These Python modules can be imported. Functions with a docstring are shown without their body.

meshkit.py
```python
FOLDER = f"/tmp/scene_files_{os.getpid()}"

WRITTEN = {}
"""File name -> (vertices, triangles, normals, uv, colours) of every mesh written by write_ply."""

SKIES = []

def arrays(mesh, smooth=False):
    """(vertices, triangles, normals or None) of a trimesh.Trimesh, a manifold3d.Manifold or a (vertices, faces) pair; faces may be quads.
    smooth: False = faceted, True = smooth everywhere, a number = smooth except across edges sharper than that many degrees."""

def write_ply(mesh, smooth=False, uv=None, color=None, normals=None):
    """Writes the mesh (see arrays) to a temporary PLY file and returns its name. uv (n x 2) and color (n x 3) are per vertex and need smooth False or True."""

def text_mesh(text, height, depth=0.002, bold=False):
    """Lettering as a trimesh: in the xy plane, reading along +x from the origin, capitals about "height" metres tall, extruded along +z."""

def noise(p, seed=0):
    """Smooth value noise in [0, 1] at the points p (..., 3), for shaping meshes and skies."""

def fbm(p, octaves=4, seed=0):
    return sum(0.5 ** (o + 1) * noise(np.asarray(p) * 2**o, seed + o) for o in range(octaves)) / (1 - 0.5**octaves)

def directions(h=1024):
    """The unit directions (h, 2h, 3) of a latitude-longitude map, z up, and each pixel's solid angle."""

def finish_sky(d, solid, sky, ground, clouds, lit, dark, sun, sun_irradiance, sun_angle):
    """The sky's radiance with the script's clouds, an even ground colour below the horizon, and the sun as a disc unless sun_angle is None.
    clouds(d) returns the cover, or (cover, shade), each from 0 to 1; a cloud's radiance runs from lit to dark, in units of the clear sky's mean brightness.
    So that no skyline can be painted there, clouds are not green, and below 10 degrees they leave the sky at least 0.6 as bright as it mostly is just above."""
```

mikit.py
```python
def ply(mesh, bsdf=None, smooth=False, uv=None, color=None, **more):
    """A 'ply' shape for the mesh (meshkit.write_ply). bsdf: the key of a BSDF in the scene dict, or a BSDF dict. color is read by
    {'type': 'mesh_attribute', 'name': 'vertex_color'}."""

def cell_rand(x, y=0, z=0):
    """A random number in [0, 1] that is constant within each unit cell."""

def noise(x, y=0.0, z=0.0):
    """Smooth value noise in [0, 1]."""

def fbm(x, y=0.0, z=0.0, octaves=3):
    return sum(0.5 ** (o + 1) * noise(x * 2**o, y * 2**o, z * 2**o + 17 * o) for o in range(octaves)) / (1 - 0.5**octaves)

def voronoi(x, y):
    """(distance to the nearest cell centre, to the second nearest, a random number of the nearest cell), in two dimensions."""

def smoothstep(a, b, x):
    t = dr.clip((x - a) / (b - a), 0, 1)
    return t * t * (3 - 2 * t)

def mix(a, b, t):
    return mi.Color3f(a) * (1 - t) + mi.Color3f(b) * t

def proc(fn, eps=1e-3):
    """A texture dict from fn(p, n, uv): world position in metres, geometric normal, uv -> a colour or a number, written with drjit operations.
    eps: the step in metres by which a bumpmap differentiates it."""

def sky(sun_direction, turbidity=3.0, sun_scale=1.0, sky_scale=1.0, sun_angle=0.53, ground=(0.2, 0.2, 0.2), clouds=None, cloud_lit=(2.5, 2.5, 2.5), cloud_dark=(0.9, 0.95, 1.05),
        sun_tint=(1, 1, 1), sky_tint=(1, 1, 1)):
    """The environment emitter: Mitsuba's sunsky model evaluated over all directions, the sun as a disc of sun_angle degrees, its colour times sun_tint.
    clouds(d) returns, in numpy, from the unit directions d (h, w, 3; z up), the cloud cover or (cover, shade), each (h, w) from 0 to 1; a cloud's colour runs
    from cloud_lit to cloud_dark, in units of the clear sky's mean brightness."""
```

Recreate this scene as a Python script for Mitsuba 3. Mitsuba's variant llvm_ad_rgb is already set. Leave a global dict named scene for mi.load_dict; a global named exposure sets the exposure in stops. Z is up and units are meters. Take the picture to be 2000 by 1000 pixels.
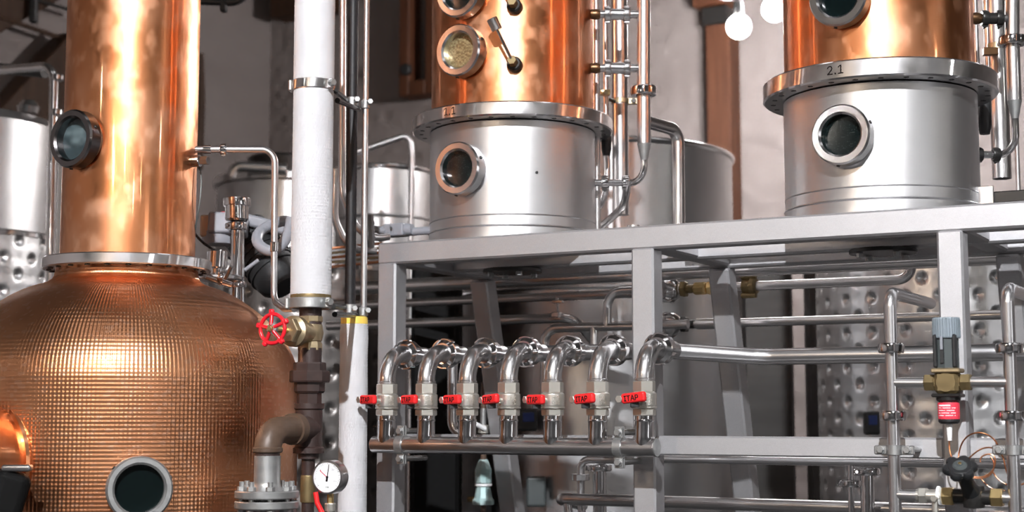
import math, random
import numpy as np, trimesh, mitsuba as mi, drjit as dr
import mikit, meshkit
from shapely.geometry import Point, box as sbox

random.seed(7)
rng = np.random.default_rng(7)
scene, labels = {"type": "scene"}, {}

# ------------------------------------------------------------------ camera, lights, exposure
FOC, EYE = 2918.0, 1.45                      # focal length in pixels of the 2000 px frame, eye height
PITCH = math.atan(310 / FOC)
exposure = 2.0
scene["camera"] = {"type": "thinlens", "fov": math.degrees(2 * math.atan(1000 / FOC)), "fov_axis": "x", "aperture_radius": 0.0065, "focus_distance": 2.85,
                   "near_clip": 0.05, "far_clip": 60.0,
                   "to_world": mi.ScalarTransform4f().look_at([0, 0, EYE], [0, math.cos(PITCH), EYE + math.sin(PITCH)], [0, 0, 1])}


def rgb(*c):
    return {"type": "rgb", "value": list(c)}


def glow(rad, weight):
    """An area emitter; the weight says how often it is sampled."""
    return {"type": "area", "radiance": rgb(*[c * 2.0 ** -exposure for c in rad]), "sampling_weight": float(weight)}


LAMPS = [((-0.28, -1.80, 4.25), 0.04, (29000, 29300, 30400)), ((-1.30, 0.50, 2.32), 0.04, (450, 335, 235)), ((3.9, 0.9, 2.9), 0.06, (130, 122, 115))]
BULB_RAD = (1240, 1180, 1160)
PANEL_RAD = (1.1, 1.1, 1.15)
WINDOW_RAD = (3.0, 3.0, 3.1)
STRING_RAD = (240, 220, 200)


# ------------------------------------------------------------------ places
def at(px, py, Y):
    """The point seen at that pixel of the photograph, Y metres in front of the camera."""
    u, v = (px - 1000) / FOC, (500 - py) / FOC
    y, z = math.cos(PITCH) - v * math.sin(PITCH), math.sin(PITCH) + v * math.cos(PITCH)
    return np.array([u / y * Y, Y, EYE + z / y * Y])


YAW = math.atan(1605 / FOC)                  # the platform stands 29 degrees askew
E1 = np.array([math.cos(YAW), -math.sin(YAW), 0.0])
E2 = np.array([math.sin(YAW), math.cos(YAW), 0.0])
EZ = np.array([0, 0, 1.0])
C0 = float(at(1256, 810, 2.9) @ E2)          # distance of the platform's front plane


def fp(px, py, o=0.0):
    """The point seen at that pixel, o metres behind the platform's front plane."""
    d = at(px, py, 1.0) - np.array([0, 0, EYE])
    return np.array([0, 0, EYE]) + d * ((C0 + o) / (d @ E2))


def frame_point(s, o, z):
    return E1 * s + E2 * (C0 + o) + EZ * z


def sc(px, o=0.0):
    return float(fp(px, 700, o) @ E1)


def zc(py, px, o=0.0):
    return float(fp(px, py, o)[2])


RF = np.stack([E1, E2, EZ], 1)


# ------------------------------------------------------------------ meshes: (vertices, triangles)
def tm(m):
    return (np.array(m.vertices), np.array(m.faces))


def cat(*ms):
    vs, fs, n = [], [], 0
    for v, f in ms:
        vs.append(v); fs.append(f + n); n += len(v)
    return np.vstack(vs), np.vstack(fs)


def put(m, o=(0, 0, 0), R=None):
    v = m[0] if R is None else m[0] @ np.asarray(R).T
    return v + np.asarray(o, float), m[1]


def axis(d, up=(0, 0, 1)):
    """A rotation whose z column is d and whose y column is as near to up as can be."""
    d = np.asarray(d, float) / np.linalg.norm(d)
    up = np.asarray(up, float)
    if abs(d @ up) > 0.999:
        up = np.array([0, 1.0, 0])
    x = np.cross(up, d); x /= np.linalg.norm(x)
    return np.stack([x, np.cross(d, x), d], 1)


def lathe(prof, n=48, close=False):
    """A profile of (radius, height) turned about z. close: the profile is a ring."""
    prof = np.array(prof, float)
    k = len(prof)
    a = np.arange(n) * 2 * np.pi / n
    v = np.stack([prof[:, None, 0] * np.cos(a), prof[:, None, 0] * np.sin(a), np.broadcast_to(prof[:, None, 1], (k, n))], -1).reshape(-1, 3)
    f = []
    for i in range(k if close else k - 1):
        i2 = (i + 1) % k
        for j in range(n):
            j2 = (j + 1) % n
            p, q, r, s = i * n + j, i * n + j2, i2 * n + j2, i2 * n + j
            if prof[i, 0] > 1e-9:
                f.append((p, q, r))
            if prof[i2, 0] > 1e-9:
                f.append((p, r, s))
    m = trimesh.Trimesh(v, f, process=True)
    return tm(m)


def disc(r, h, ch=0.001, n=40):
    """A solid round slab from z = 0 to h with chamfered edges."""
    return lathe([(0, 0), (r - ch, 0), (r, ch), (r, h - ch), (r - ch, h), (0, h)], n)


def ring(ro, ri, h, ch=0.001, n=48):
    return lathe([(ri + ch, 0), (ro - ch, 0), (ro, ch), (ro, h - ch), (ro - ch, h), (ri + ch, h), (ri, h - ch), (ri, ch)], n, True)


def hexa(r, h, ch=0.002):
    return lathe([(0, 0), (r - ch, 0), (r, ch), (r, h - ch), (r - ch, h), (0, h)], 6)


def rbox(x, y, z, ch=0.002):
    """A box about the origin with chamfered edges."""
    a, b, c = x / 2, y / 2, z / 2
    ch = min(ch, 0.45 * min(x, y, z))
    p = []
    for sx in (-1, 1):
        for sy in (-1, 1):
            for sz in (-1, 1):
                p += [(sx * (a - ch), sy * (b - ch), sz * c), (sx * (a - ch), sy * b, sz * (c - ch)), (sx * a, sy * (b - ch), sz * (c - ch))]
    return tm(trimesh.convex.convex_hull(np.array(p)))


def rounded(x, y, z, r):
    """A soft box: the hull of eight balls."""
    s = trimesh.creation.icosphere(2, r).vertices
    p = [s + (sx * (x / 2 - r), sy * (y / 2 - r), sz * (z / 2 - r)) for sx in (-1, 1) for sy in (-1, 1) for sz in (-1, 1)]
    return tm(trimesh.convex.convex_hull(np.vstack(p)))


def fillet(pts, rb, n=9):
    pts = [np.asarray(p, float) for p in pts]
    out = [pts[0]]
    for i in range(1, len(pts) - 1):
        a, b, c = pts[i - 1], pts[i], pts[i + 1]
        u, w = (a - b), (c - b)
        lu, lw = np.linalg.norm(u), np.linalg.norm(w)
        u, w = u / lu, w / lw
        ang = math.acos(np.clip(u @ w, -1, 1))
        if ang > math.pi - 0.02:
            out.append(b); continue
        t = min(rb / math.tan(ang / 2), (0.97 if i == 1 else 0.48) * lu, (0.97 if i == len(pts) - 2 else 0.48) * lw)
        r = t * math.tan(ang / 2)
        m = (u + w) / np.linalg.norm(u + w)
        o = b + m * r / math.sin(ang / 2)
        p0, p1 = b + u * t - o, b + w * t - o
        sw = math.acos(np.clip(p0 @ p1 / r / r, -1, 1))
        for k in range(n + 1):
            s = k / n
            out.append(o + (p0 * math.sin((1 - s) * sw) + p1 * math.sin(s * sw)) / math.sin(sw))
    out.append(pts[-1])
    return np.array(out)


def sweep(path, r, n=20, caps=True):
    path = np.asarray(path, float)
    t = np.gradient(path, axis=0)
    t[0], t[-1] = path[1] - path[0], path[-1] - path[-2]
    t /= np.linalg.norm(t, axis=1, keepdims=True)
    R = axis(t[0])
    x = R[:, 0]
    a = np.arange(n) * 2 * np.pi / n
    rr = np.broadcast_to(r, (len(path),))
    v = []
    for p, d, q in zip(path, t, rr):
        x = x - d * (x @ d); x /= np.linalg.norm(x)
        y = np.cross(d, x)
        v.append(p + q * (np.cos(a)[:, None] * x + np.sin(a)[:, None] * y))
    k = len(path)
    v = np.vstack(v)
    i, j = np.meshgrid(np.arange(k - 1), np.arange(n), indexing="ij")
    q = np.stack([i * n + j, i * n + (j + 1) % n, (i + 1) * n + (j + 1) % n, (i + 1) * n + j], -1).reshape(-1, 4)
    f = np.vstack([q[:, [0, 1, 2]], q[:, [0, 2, 3]]])
    if caps:
        c0, c1 = len(v), len(v) + 1
        v = np.vstack([v, path[0], path[-1]])
        jj = np.arange(n)
        f = np.vstack([f, np.stack([np.full(n, c0), (jj + 1) % n, jj], 1), np.stack([np.full(n, c1), (k - 1) * n + jj, (k - 1) * n + (jj + 1) % n], 1)])
    return v, f


def pipe(pts, r, bend=0.05, n=20):
    return sweep(fillet(pts, bend), r, n)


def curve(pts, r, n=10, m=40):
    """A tube along a smooth curve through the points."""
    from scipy.interpolate import CubicSpline
    pts = np.array(pts, float)
    s = np.concatenate([[0], np.cumsum(np.linalg.norm(np.diff(pts, axis=0), axis=1))])
    return sweep(CubicSpline(s, pts)(np.linspace(0, s[-1], m)), r, n)


def on_axis(m, p, d, up=(0, 0, 1)):
    return put(m, p, axis(d, up))


def clamp(p, d, R, w, lug=(0, 0, 1)):
    """A two-part pipe clamp about the axis d: grooved ring, hinge and wing-nut bolt."""
    g = lathe([(R * 0.6, -w / 2), (R * 0.93, -w / 2), (R, -w * 0.3), (R, w * 0.3), (R * 0.93, w / 2), (R * 0.6, w / 2)], 40, True)
    h = put(rbox(R * 0.34, R * 0.16, w * 0.8, 0.001), (0, R * 0.99, 0))
    b = put(hexa(R * 0.16, R * 0.5, 0.0005), (R * 0.1, -R * 1.12, 0), axis((1, 0, 0)))
    l = put(rbox(R * 0.3, R * 0.3, w * 0.8, 0.001), (-R * 0.05, -R * 1.02, 0))
    return on_axis(cat(g, h, b, l), p, d, lug)


def bent_text(text, h, R, az, z, depth=0.0012):
    """Lettering laid round a cylinder of radius R about z, its middle at the azimuth az (from -y towards +x)."""
    m = meshkit.text_mesh(text, h, depth)
    v = np.array(m.vertices)
    v[:, 0] -= v[:, 0].mean()
    a = az + v[:, 0] / R
    r = R - 0.0004 + v[:, 2]
    return np.stack([r * np.sin(a), -r * np.cos(a), z + v[:, 1]], 1), np.array(m.faces)


# ------------------------------------------------------------------ things and parts
def numbered(key):
    if key not in scene and key not in labels and key not in used:
        used.add(key)
        return key
    k = 1
    while f"{key}_{k:03d}" in used:
        k += 1
    used.add(f"{key}_{k:03d}")
    return f"{key}_{k:03d}"


used = set()


def thing(name, label, cat_, group=None):
    key = numbered(name)
    labels[key] = {"label": label, "category": cat_}
    if group:
        labels[key]["group"] = group
    return key


def part(parent, name, mesh, mat, smooth=35, label=None, **kw):
    key = numbered(parent + "__" + name)
    scene[key] = mikit.ply(mesh, mat, smooth, **kw)
    if label:
        labels[key] = {"label": label}
    return key


def one(name, mesh, mat, label, cat_, group=None, smooth=35):
    key = thing(name, label, cat_, group)
    scene[key] = mikit.ply(mesh, mat, smooth)
    return key


def struct(name, mesh, mat, smooth=False):
    scene[name] = mikit.ply(mesh, mat, smooth)
    labels[name] = {"kind": "structure"}
    used.add(name)
    return name


# ------------------------------------------------------------------ materials
def mat(key, base, rough, metal=0.0, spec=0.5, bump=None, bscale=1.0, **kw):
    b = {"type": "principled", "base_color": mikit.proc(base) if callable(base) else rgb(*base), "roughness": mikit.proc(rough) if callable(rough) else float(rough), "metallic": float(metal), "specular": float(spec), **kw}
    if bump is not None:
        b = {"type": "bumpmap", "arbitrary": mikit.proc(*bump) if isinstance(bump, tuple) else mikit.proc(bump), "scale": bscale, "bsdf": b}
    scene[key] = {"type": "twosided", "bsdf": b}
    return key


N, FB, MX, SS = mikit.noise, mikit.fbm, mikit.mix, mikit.smoothstep


def smudge(p, k=9.0):
    return SS(0.45, 0.75, FB(p.x * k, p.y * k, p.z * k * 0.6, 3))


def copper_base(p, n, uv):
    t = 0.5 * smudge(p, 14.0) + 0.5 * smudge(p, 45.0)
    return MX((0.72, 0.285, 0.125), (0.86, 0.45, 0.27), t)


def copper_rough(p, n, uv):
    return 0.27 + 0.10 * smudge(p, 14.0) + 0.14 * smudge(p, 45.0) + 0.05 * N(p.x * 60, p.y * 60, p.z * 20)




def hazy(key, base, r0, r1, w, metal=1.0):
    """Metal with a hazy and a sharp reflection."""
    b = mikit.proc(base) if callable(base) else rgb(*base)
    scene[key] = {"type": "twosided", "bsdf": {"type": "blendbsdf", "weight": w,
                  "a": {"type": "principled", "base_color": b, "roughness": mikit.proc(r0) if callable(r0) else r0, "metallic": metal},
                  "b": {"type": "principled", "base_color": b, "roughness": r1, "metallic": metal}}}
    return key


hazy("copper", copper_base, copper_rough, 0.09, 0.26)


def pot_base(p, n, uv):
    t = FB(p.x * 7, p.y * 7, p.z * 7, 3)
    s = SS(0.62, 0.72, N(p.x * 130, p.y * 130, p.z * 130)) * 0.25
    return MX(MX((0.60, 0.26, 0.13), (0.78, 0.37, 0.19), SS(0.3, 0.7, t)), (0.85, 0.55, 0.4), s)


POT = at(247, 600, 3.0)


def pot_bump(p, n, uv):
    a = dr.atan2(p.x - float(POT[0]), float(POT[1]) - p.y) * (0.344 / 0.0076) * 2 * math.pi
    z = p.z / 0.0074 * 2 * math.pi
    return dr.sin(a) * 1.6 + dr.sin(z) + 0.5 * N(p.x * 40, p.y * 40, p.z * 40)


mat("hammered_copper", pot_base, 0.30, 1.0, bump=(pot_bump, 4e-4), bscale=0.00012)


def satin_base(p, n, uv):
    t = FB(p.x * 5, p.y * 5, p.z * 2, 3)
    return MX((0.60, 0.60, 0.61), (0.68, 0.68, 0.68), t)


mat("satin_steel", satin_base, 0.40, 1.0)
mat("polished_steel", (0.74, 0.73, 0.73), 0.10, 1.0)


def brushed_rough(p, n, uv):
    return 0.17 + 0.12 * FB(p.x * 25, p.y * 25, p.z * 25, 2)


mat("brushed_steel", (0.66, 0.65, 0.65), brushed_rough, 1.0)
hazy("pipe_steel", (0.70, 0.69, 0.69), lambda p, n, uv: 0.24 + 0.16 * FB(p.x * 30, p.y * 30, p.z * 30, 3), 0.08, 0.4)
hazy("flange_steel", (0.74, 0.73, 0.73), lambda p, n, uv: 0.24 + 0.14 * FB(p.x * 40, p.y * 40, p.z * 40, 3), 0.07, 0.5)
hazy("bright_tube", (0.72, 0.715, 0.72), 0.33, 0.1, 0.35)
mat("machined_steel", (0.70, 0.69, 0.69), 0.2, 1.0)


def beam_base(p, n, uv):
    t = FB(p.x * 6, p.y * 6, p.z * 6, 3)
    g = N(p.x * 700, p.y * 700, p.z * 700)
    return MX((0.485, 0.48, 0.49), (0.555, 0.55, 0.56), t) * (0.94 + 0.1 * g)


mat("frame_steel", beam_base, 0.56, 0.88, 0.5)
mat("nickel_brass", (0.78, 0.755, 0.68), 0.3, 0.9)
mat("matt_black", (0.004, 0.004, 0.004), 0.7, 0.0, 0.1)
mat("brass", (0.72, 0.53, 0.25), 0.3, 1.0)
mat("bronze", lambda p, n, uv: MX((0.36, 0.28, 0.17), (0.50, 0.40, 0.25), FB(p.x * 60, p.y * 60, p.z * 60, 2)), 0.42, 0.9)
mat("old_brass", lambda p, n, uv: MX((0.15, 0.11, 0.052), (0.24, 0.18, 0.09), FB(p.x * 60, p.y * 60, p.z * 60, 2)), 0.5, 0.75)
mat("rusty_iron", lambda p, n, uv: MX((0.022, 0.013, 0.012), (0.045, 0.026, 0.022), FB(p.x * 50, p.y * 50, p.z * 50, 3)), 0.42, 0.1)
mat("cast_iron", lambda p, n, uv: MX((0.062, 0.038, 0.024), (0.095, 0.060, 0.041), FB(p.x * 70, p.y * 70, p.z * 70, 3)), 0.45, 0.1)
mat("galvanized", lambda p, n, uv: MX((0.32, 0.33, 0.33), (0.44, 0.44, 0.43), FB(p.x * 90, p.y * 90, p.z * 90, 2)), 0.42, 0.85)
mat("heat_tint", (0.13, 0.07, 0.035), 0.35, 0.9)
mat("blued_steel", (0.16, 0.15, 0.15), 0.2, 1.0)
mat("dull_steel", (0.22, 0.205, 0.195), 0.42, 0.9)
mat("dark_steel", (0.03, 0.029, 0.028), 0.35, 0.6)
mat("red_enamel", (0.62, 0.012, 0.022), 0.22, 0.0, 0.6)
mat("red_vinyl", (0.68, 0.02, 0.022), 0.28, 0.0, 0.5)
mat("red_label", (0.70, 0.045, 0.075), 0.4)
mat("black_rubber", (0.008, 0.008, 0.009), 0.5, 0.0, 0.35)
mat("black_plastic", (0.012, 0.013, 0.014), 0.45)
mat("ink", (0.008, 0.006, 0.006), 0.7, 0.0, 0.05)
mat("dark_grey_plastic", (0.055, 0.065, 0.065), 0.4)
mat("grey_plastic", (0.17, 0.205, 0.23), 0.5)
mat("pale_grey_plastic", (0.21, 0.22, 0.245), 0.45)
mat("blue_plastic", (0.01, 0.03, 0.16), 0.4)
mat("teal_paint", lambda p, n, uv: MX((0.26, 0.42, 0.42), (0.45, 0.56, 0.54), FB(p.x * 60, p.y * 60, p.z * 60, 2)), 0.5, 0.2)
mat("white_paint", (0.80, 0.80, 0.80), 0.5)
mat("yellow_tape", (0.78, 0.55, 0.10), 0.5)
mat("white_dial", (0.82, 0.82, 0.83), 0.5)
mat("beige_plastic", (0.40, 0.27, 0.18), 0.5)


def wrap_base(p, n, uv):
    return MX((0.48, 0.48, 0.49), (0.53, 0.53, 0.54), FB(p.x * 20, p.y * 20, p.z * 20, 2))


def wrap_bump(p, n, uv):
    return dr.sin(p.z / 0.0062 * 2 * math.pi + 3 * N(p.x * 30, p.y * 30, p.z * 12)) + 2 * FB(p.x * 35, p.y * 35, p.z * 35, 2)


mat("wrapped_cloth", wrap_base, 0.65, 0.0, 0.4, bump=(wrap_bump, 6e-4), bscale=0.00022)
mat("smooth_jacket", wrap_base, 0.42, 0.0, 0.5)


def wall_base(p, n, uv):
    return MX((0.163, 0.140, 0.134), (0.198, 0.176, 0.170), FB(p.x * 3, p.y * 3, p.z * 5, 3))


def wall_bump(p, n, uv):
    s = p.x * float(E1[0]) + p.y * float(E1[1])
    w = FB(s * 2.5, 0.0, p.z * 7 + 1.5 * N(s * 1.3, 0, p.z), 3)
    return w + 0.25 * N(s * 25, 0, p.z * 25)


mat("wall_sheet", wall_base, 0.7, 0.0, 0.3, bump=(wall_bump, 4e-3), bscale=0.035)
mat("grey_boards", lambda p, n, uv: MX((0.04, 0.039, 0.039), (0.07, 0.069, 0.069), N(p.x * 6, p.y * 6, p.z * 0.8)), 0.7)
mat("concrete", lambda p, n, uv: MX((0.018, 0.018, 0.018), (0.03, 0.03, 0.03), FB(p.x * 4, p.y * 4, 0, 3)), 0.55)


def wood_base(p, n, uv):
    g = N(p.x * 90 + 4 * N(p.z * 3, p.x, p.y), p.y * 90, p.z * 4)
    return MX((0.044, 0.0145, 0.006), (0.072, 0.026, 0.011), g)


mat("timber", wood_base, 0.6, 0.0, 0.3)
mat("dark_timber", lambda p, n, uv: MX((0.02, 0.009, 0.004), (0.04, 0.018, 0.008), N(p.x * 60, p.y * 60, p.z * 4)), 0.6, 0.0, 0.3)
mat("plate_steel", lambda p, n, uv: MX((0.04, 0.038, 0.036), (0.07, 0.067, 0.064), FB(p.x * 3, p.y * 3, p.z * 25, 3)), 0.42, 0.9)
mat("tank_steel", satin_base, 0.34, 1.0)
mat("dark_glass", lambda p, n, uv: MX((0.003, 0.006, 0.006), (0.018, 0.026, 0.024), SS(0.70, 0.82, N(p.x * 420, p.y * 420, p.z * 420))), 0.08, 0.0, 0.15)
mat("plain_dark", (0.003, 0.006, 0.006), 0.08, 0.0, 0.2)
mat("foamy_spirit", lambda p, n, uv: MX((0.16, 0.12, 0.05), (0.46, 0.41, 0.24), SS(0.25, 0.9, FB(p.x * 280, p.y * 280, p.z * 280, 3))), 0.35, 0.5)
mat("misty_interior", lambda p, n, uv: MX((0.02, 0.035, 0.04), (0.14, 0.19, 0.20), SS(0.35, 0.8, FB(p.x * 28, p.y * 28, p.z * 28, 3))), 0.4)
scene["pane_glass"] = {"type": "thindielectric", "int_ior": 1.22}
mat("bulb_cap", (0.02, 0.02, 0.02), 0.4)

# ------------------------------------------------------------------ the room
CORNER = at(520, 600, 7.0)
S0, O1 = float(CORNER @ E1), float(CORNER @ E2) - C0
S1, O0, HT = 5.6, -C0 - 7.0, 4.6


def slab(s0, s1, o0, o1, z0, z1):
    return put(tm(trimesh.creation.box((s1 - s0, o1 - o0, z1 - z0))), frame_point((s0 + s1) / 2, (o0 + o1) / 2, (z0 + z1) / 2), RF)


struct("floor", slab(S0, S1, O0, O1, -0.1, 0), "concrete")
struct("ceiling", slab(S0, S1, O0, O1, HT, HT + 0.1), "grey_boards")
struct("wall_back", slab(S0, S1, O1, O1 + 0.1, 0, HT), "wall_sheet")
struct("wall_left", slab(S0 - 0.1, S0, O0, O1 + 0.1, 0, HT), "wall_sheet")
struct("wall_right", slab(S1, S1 + 0.1, O0, O1 + 0.1, 0, HT), "grey_boards")
struct("wall_front", slab(S0, S1, O0 - 0.1, O0, 0, HT), "grey_boards")

# lamps (their own light)
for k, (c, r, rad) in enumerate(LAMPS):
    key = thing("ceiling_lamp", ["cool white pendant lamp with a wide metal shade behind the viewer", "warm globe lamp hanging low at the left of the room", "warm globe lamp hanging at the right wall"][k], "lamp")
    v = tm(trimesh.creation.icosphere(3, r))
    scene[key + "__globe"] = {**mikit.ply(put(v, c), "white_paint", True), "emitter": glow(rad, (8.0, 2.5, 0.6)[k])}
    part(key, "cap", put(lathe([(0, r * 1.6), (r * 0.4, r * 1.6), (r * 0.45, r * 0.93), (0, r * 0.93)], 24), c), "bulb_cap")
    if k == 0:
        part(key, "shade", put(lathe([(0.045, 0.12), (0.06, 0.12), (0.405, -0.107), (0.40, -0.11), (0.05, 0.115)], 48, True), c), "dark_steel")
    part(key, "cord", sweep([np.array(c) + (0, 0, r * 1.6), np.array([c[0], c[1], HT])], 0.006, 8), "black_rubber")
PANELS = [(-1.9, -1.4), (0.3, -1.4), (2.4, -1.4), (-1.4, 0.9), (0.8, 0.9), (2.9, 0.9)]
WHICH = ["left front", "middle front", "right front", "left rear", "middle rear", "right rear"]
for k, (s, o) in enumerate(PANELS):
    key = thing("panel_light", WHICH[k] + " of six rectangular light panels on the ceiling", "lamp")
    part(key, "housing", put(rbox(1.24, 0.64, 0.04, 0.005), frame_point(s, o, HT - 0.022), RF), "white_paint", False)
    scene[key + "__diffuser"] = {**mikit.ply(put(tm(trimesh.creation.box((1.18, 0.58, 0.012))), frame_point(s, o, HT - 0.05), RF), "white_paint", False), "emitter": glow(PANEL_RAD, 0.4)}
# a daylit window in the right-hand wall
WO, WZ = -2.6, 2.0
scene["window_1"] = {**mikit.ply(put(tm(trimesh.creation.box((0.02, 0.95, 1.9))), frame_point(S1 - 0.012, WO, WZ), RF), "white_paint", False), "emitter": glow(WINDOW_RAD, 0.3)}
labels["window_1"] = {"kind": "structure"}
used.add("window_1")
part("window_1", "frame", cat(*[put(tm(trimesh.creation.box(d)), frame_point(S1 - 0.03, WO + a, WZ + h), RF) for d, a, h in (((0.04, 0.06, 2.0), -0.49, 0), ((0.04, 0.06, 2.0), 0.49, 0), ((0.04, 1.0, 0.06), 0, 0.97), ((0.04, 1.0, 0.06), 0, -0.97), ((0.04, 0.04, 1.95), 0, 0), ((0.04, 1.0, 0.04), 0, 0.1))]), "timber", False)
# string lights across the room behind the viewer
STRING = [(-2.6, -3.6, 2.75), (-1.2, -3.9, 2.6), (0.4, -4.0, 2.65), (1.9, -3.7, 2.6), (3.2, -3.2, 2.8)]
PLACE = ["far left", "left", "middle", "right", "far right"]
for k, (s, o, z) in enumerate(STRING):
    c = frame_point(s, o, z)
    key = thing("string_light_bulb", PLACE[k] + " bulb of the string that hangs across the room behind the viewer", "light bulb")
    scene[key + "__globe"] = {**mikit.ply(put(tm(trimesh.creation.icosphere(2, 0.045)), c), "white_paint", True), "emitter": glow(STRING_RAD, 0.3)}
    part(key, "socket", put(lathe([(0, 0.09), (0.018, 0.09), (0.02, 0.04), (0, 0.04)], 16), c), "bulb_cap")
one("light_cord", sweep([frame_point(-4.2, -3.4, 3.1)] + [frame_point(s, o, z + 0.09) for s, o, z in STRING] + [frame_point(5.4, -2.8, 3.2)], 0.005, 8), "black_rubber", "dark cord of the string lights hung across the room behind the viewer", "cord")

# festoon bulbs by the right wall
cord = [at(1340, -40, 4.75), at(1443, 6, 4.75), at(1513, -22, 4.75), at(1620, -55, 4.75)]
for k, (px, py, r) in enumerate([(1443, 52, 25), (1513, 18, 26)]):
    c = at(px, py, 4.75)
    r = r * 4.75 / FOC
    key = thing("string_light_bulb", ["glowing round bulb hanging beside the timber post, lower of two", "glowing round bulb next to the right copper column, upper of two"][k], "light bulb")
    v = trimesh.creation.icosphere(3, r)
    scene[key + "__globe"] = {**mikit.ply(put(tm(v), c), "white_paint", True), "emitter": glow(BULB_RAD, 2.5)}
    part(key, "socket", put(lathe([(0, r * 2.0), (r * 0.4, r * 2.0), (r * 0.45, r * 0.9), (0, r * 0.9)], 20), c), "bulb_cap")
one("light_cord", curve([at(1340, -60, 4.75), at(1443, -3, 4.75), at(1513, -36, 4.75), at(1620, -90, 4.75)], 0.005, 8), "black_rubber", "dark cord that carries the two glowing bulbs", "cord")

# timber of the walls
OW = O1 - 0.075


def wall_post(px0, px1, py0, py1, name, label, m, o=OW, th=0.12, cat_="post", down=True):
    z1 = zc(py0, (px0 + px1) / 2, o - th / 2)
    z0 = 0.0 if down else zc(py1, (px0 + px1) / 2, o - th / 2)
    s0, s1 = sc(px0, o - th / 2), sc(px1, o - th / 2)
    return one(name, put(rbox(s1 - s0, th, z1 - z0, 0.006), frame_point((s0 + s1) / 2, o, (z0 + z1) / 2), RF), m, label, cat_, None, False)


tp = thing("timber_post", "reddish brown timber post against the pale wall behind the bulbs", "post")
for nm, (a, b, c0_, z0_, th, m_) in {"shaft": (1386, 1434, 44, 0.0, 0.12, "timber"), "bracket": (1380, 1431, 10, None, 0.13, "dark_steel")}.items():
    a_, b_, z1_ = sc(a, OW - 0.06), sc(b, OW - 0.06), zc(c0_, 1410, OW - 0.06)
    z0_ = zc(46, 1410, OW - 0.06) if z0_ is None else z0_
    part(tp, nm, put(rbox(b_ - a_, th, z1_ - z0_, 0.006), frame_point((a_ + b_) / 2, OW, (z0_ + z1_) / 2), RF), m_, False, "black metal bracket" if nm == "bracket" else None)
wall_post(1360, 1424, -60, 8, "timber_beam", "short end of an orange timber beam on top of the brown post", "timber", cat_="beam", down=False, o=OW - 0.02)
key = thing("timber_hatch", "brown timber hatch surround on the dark wall left of the middle copper column", "hatch")
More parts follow.
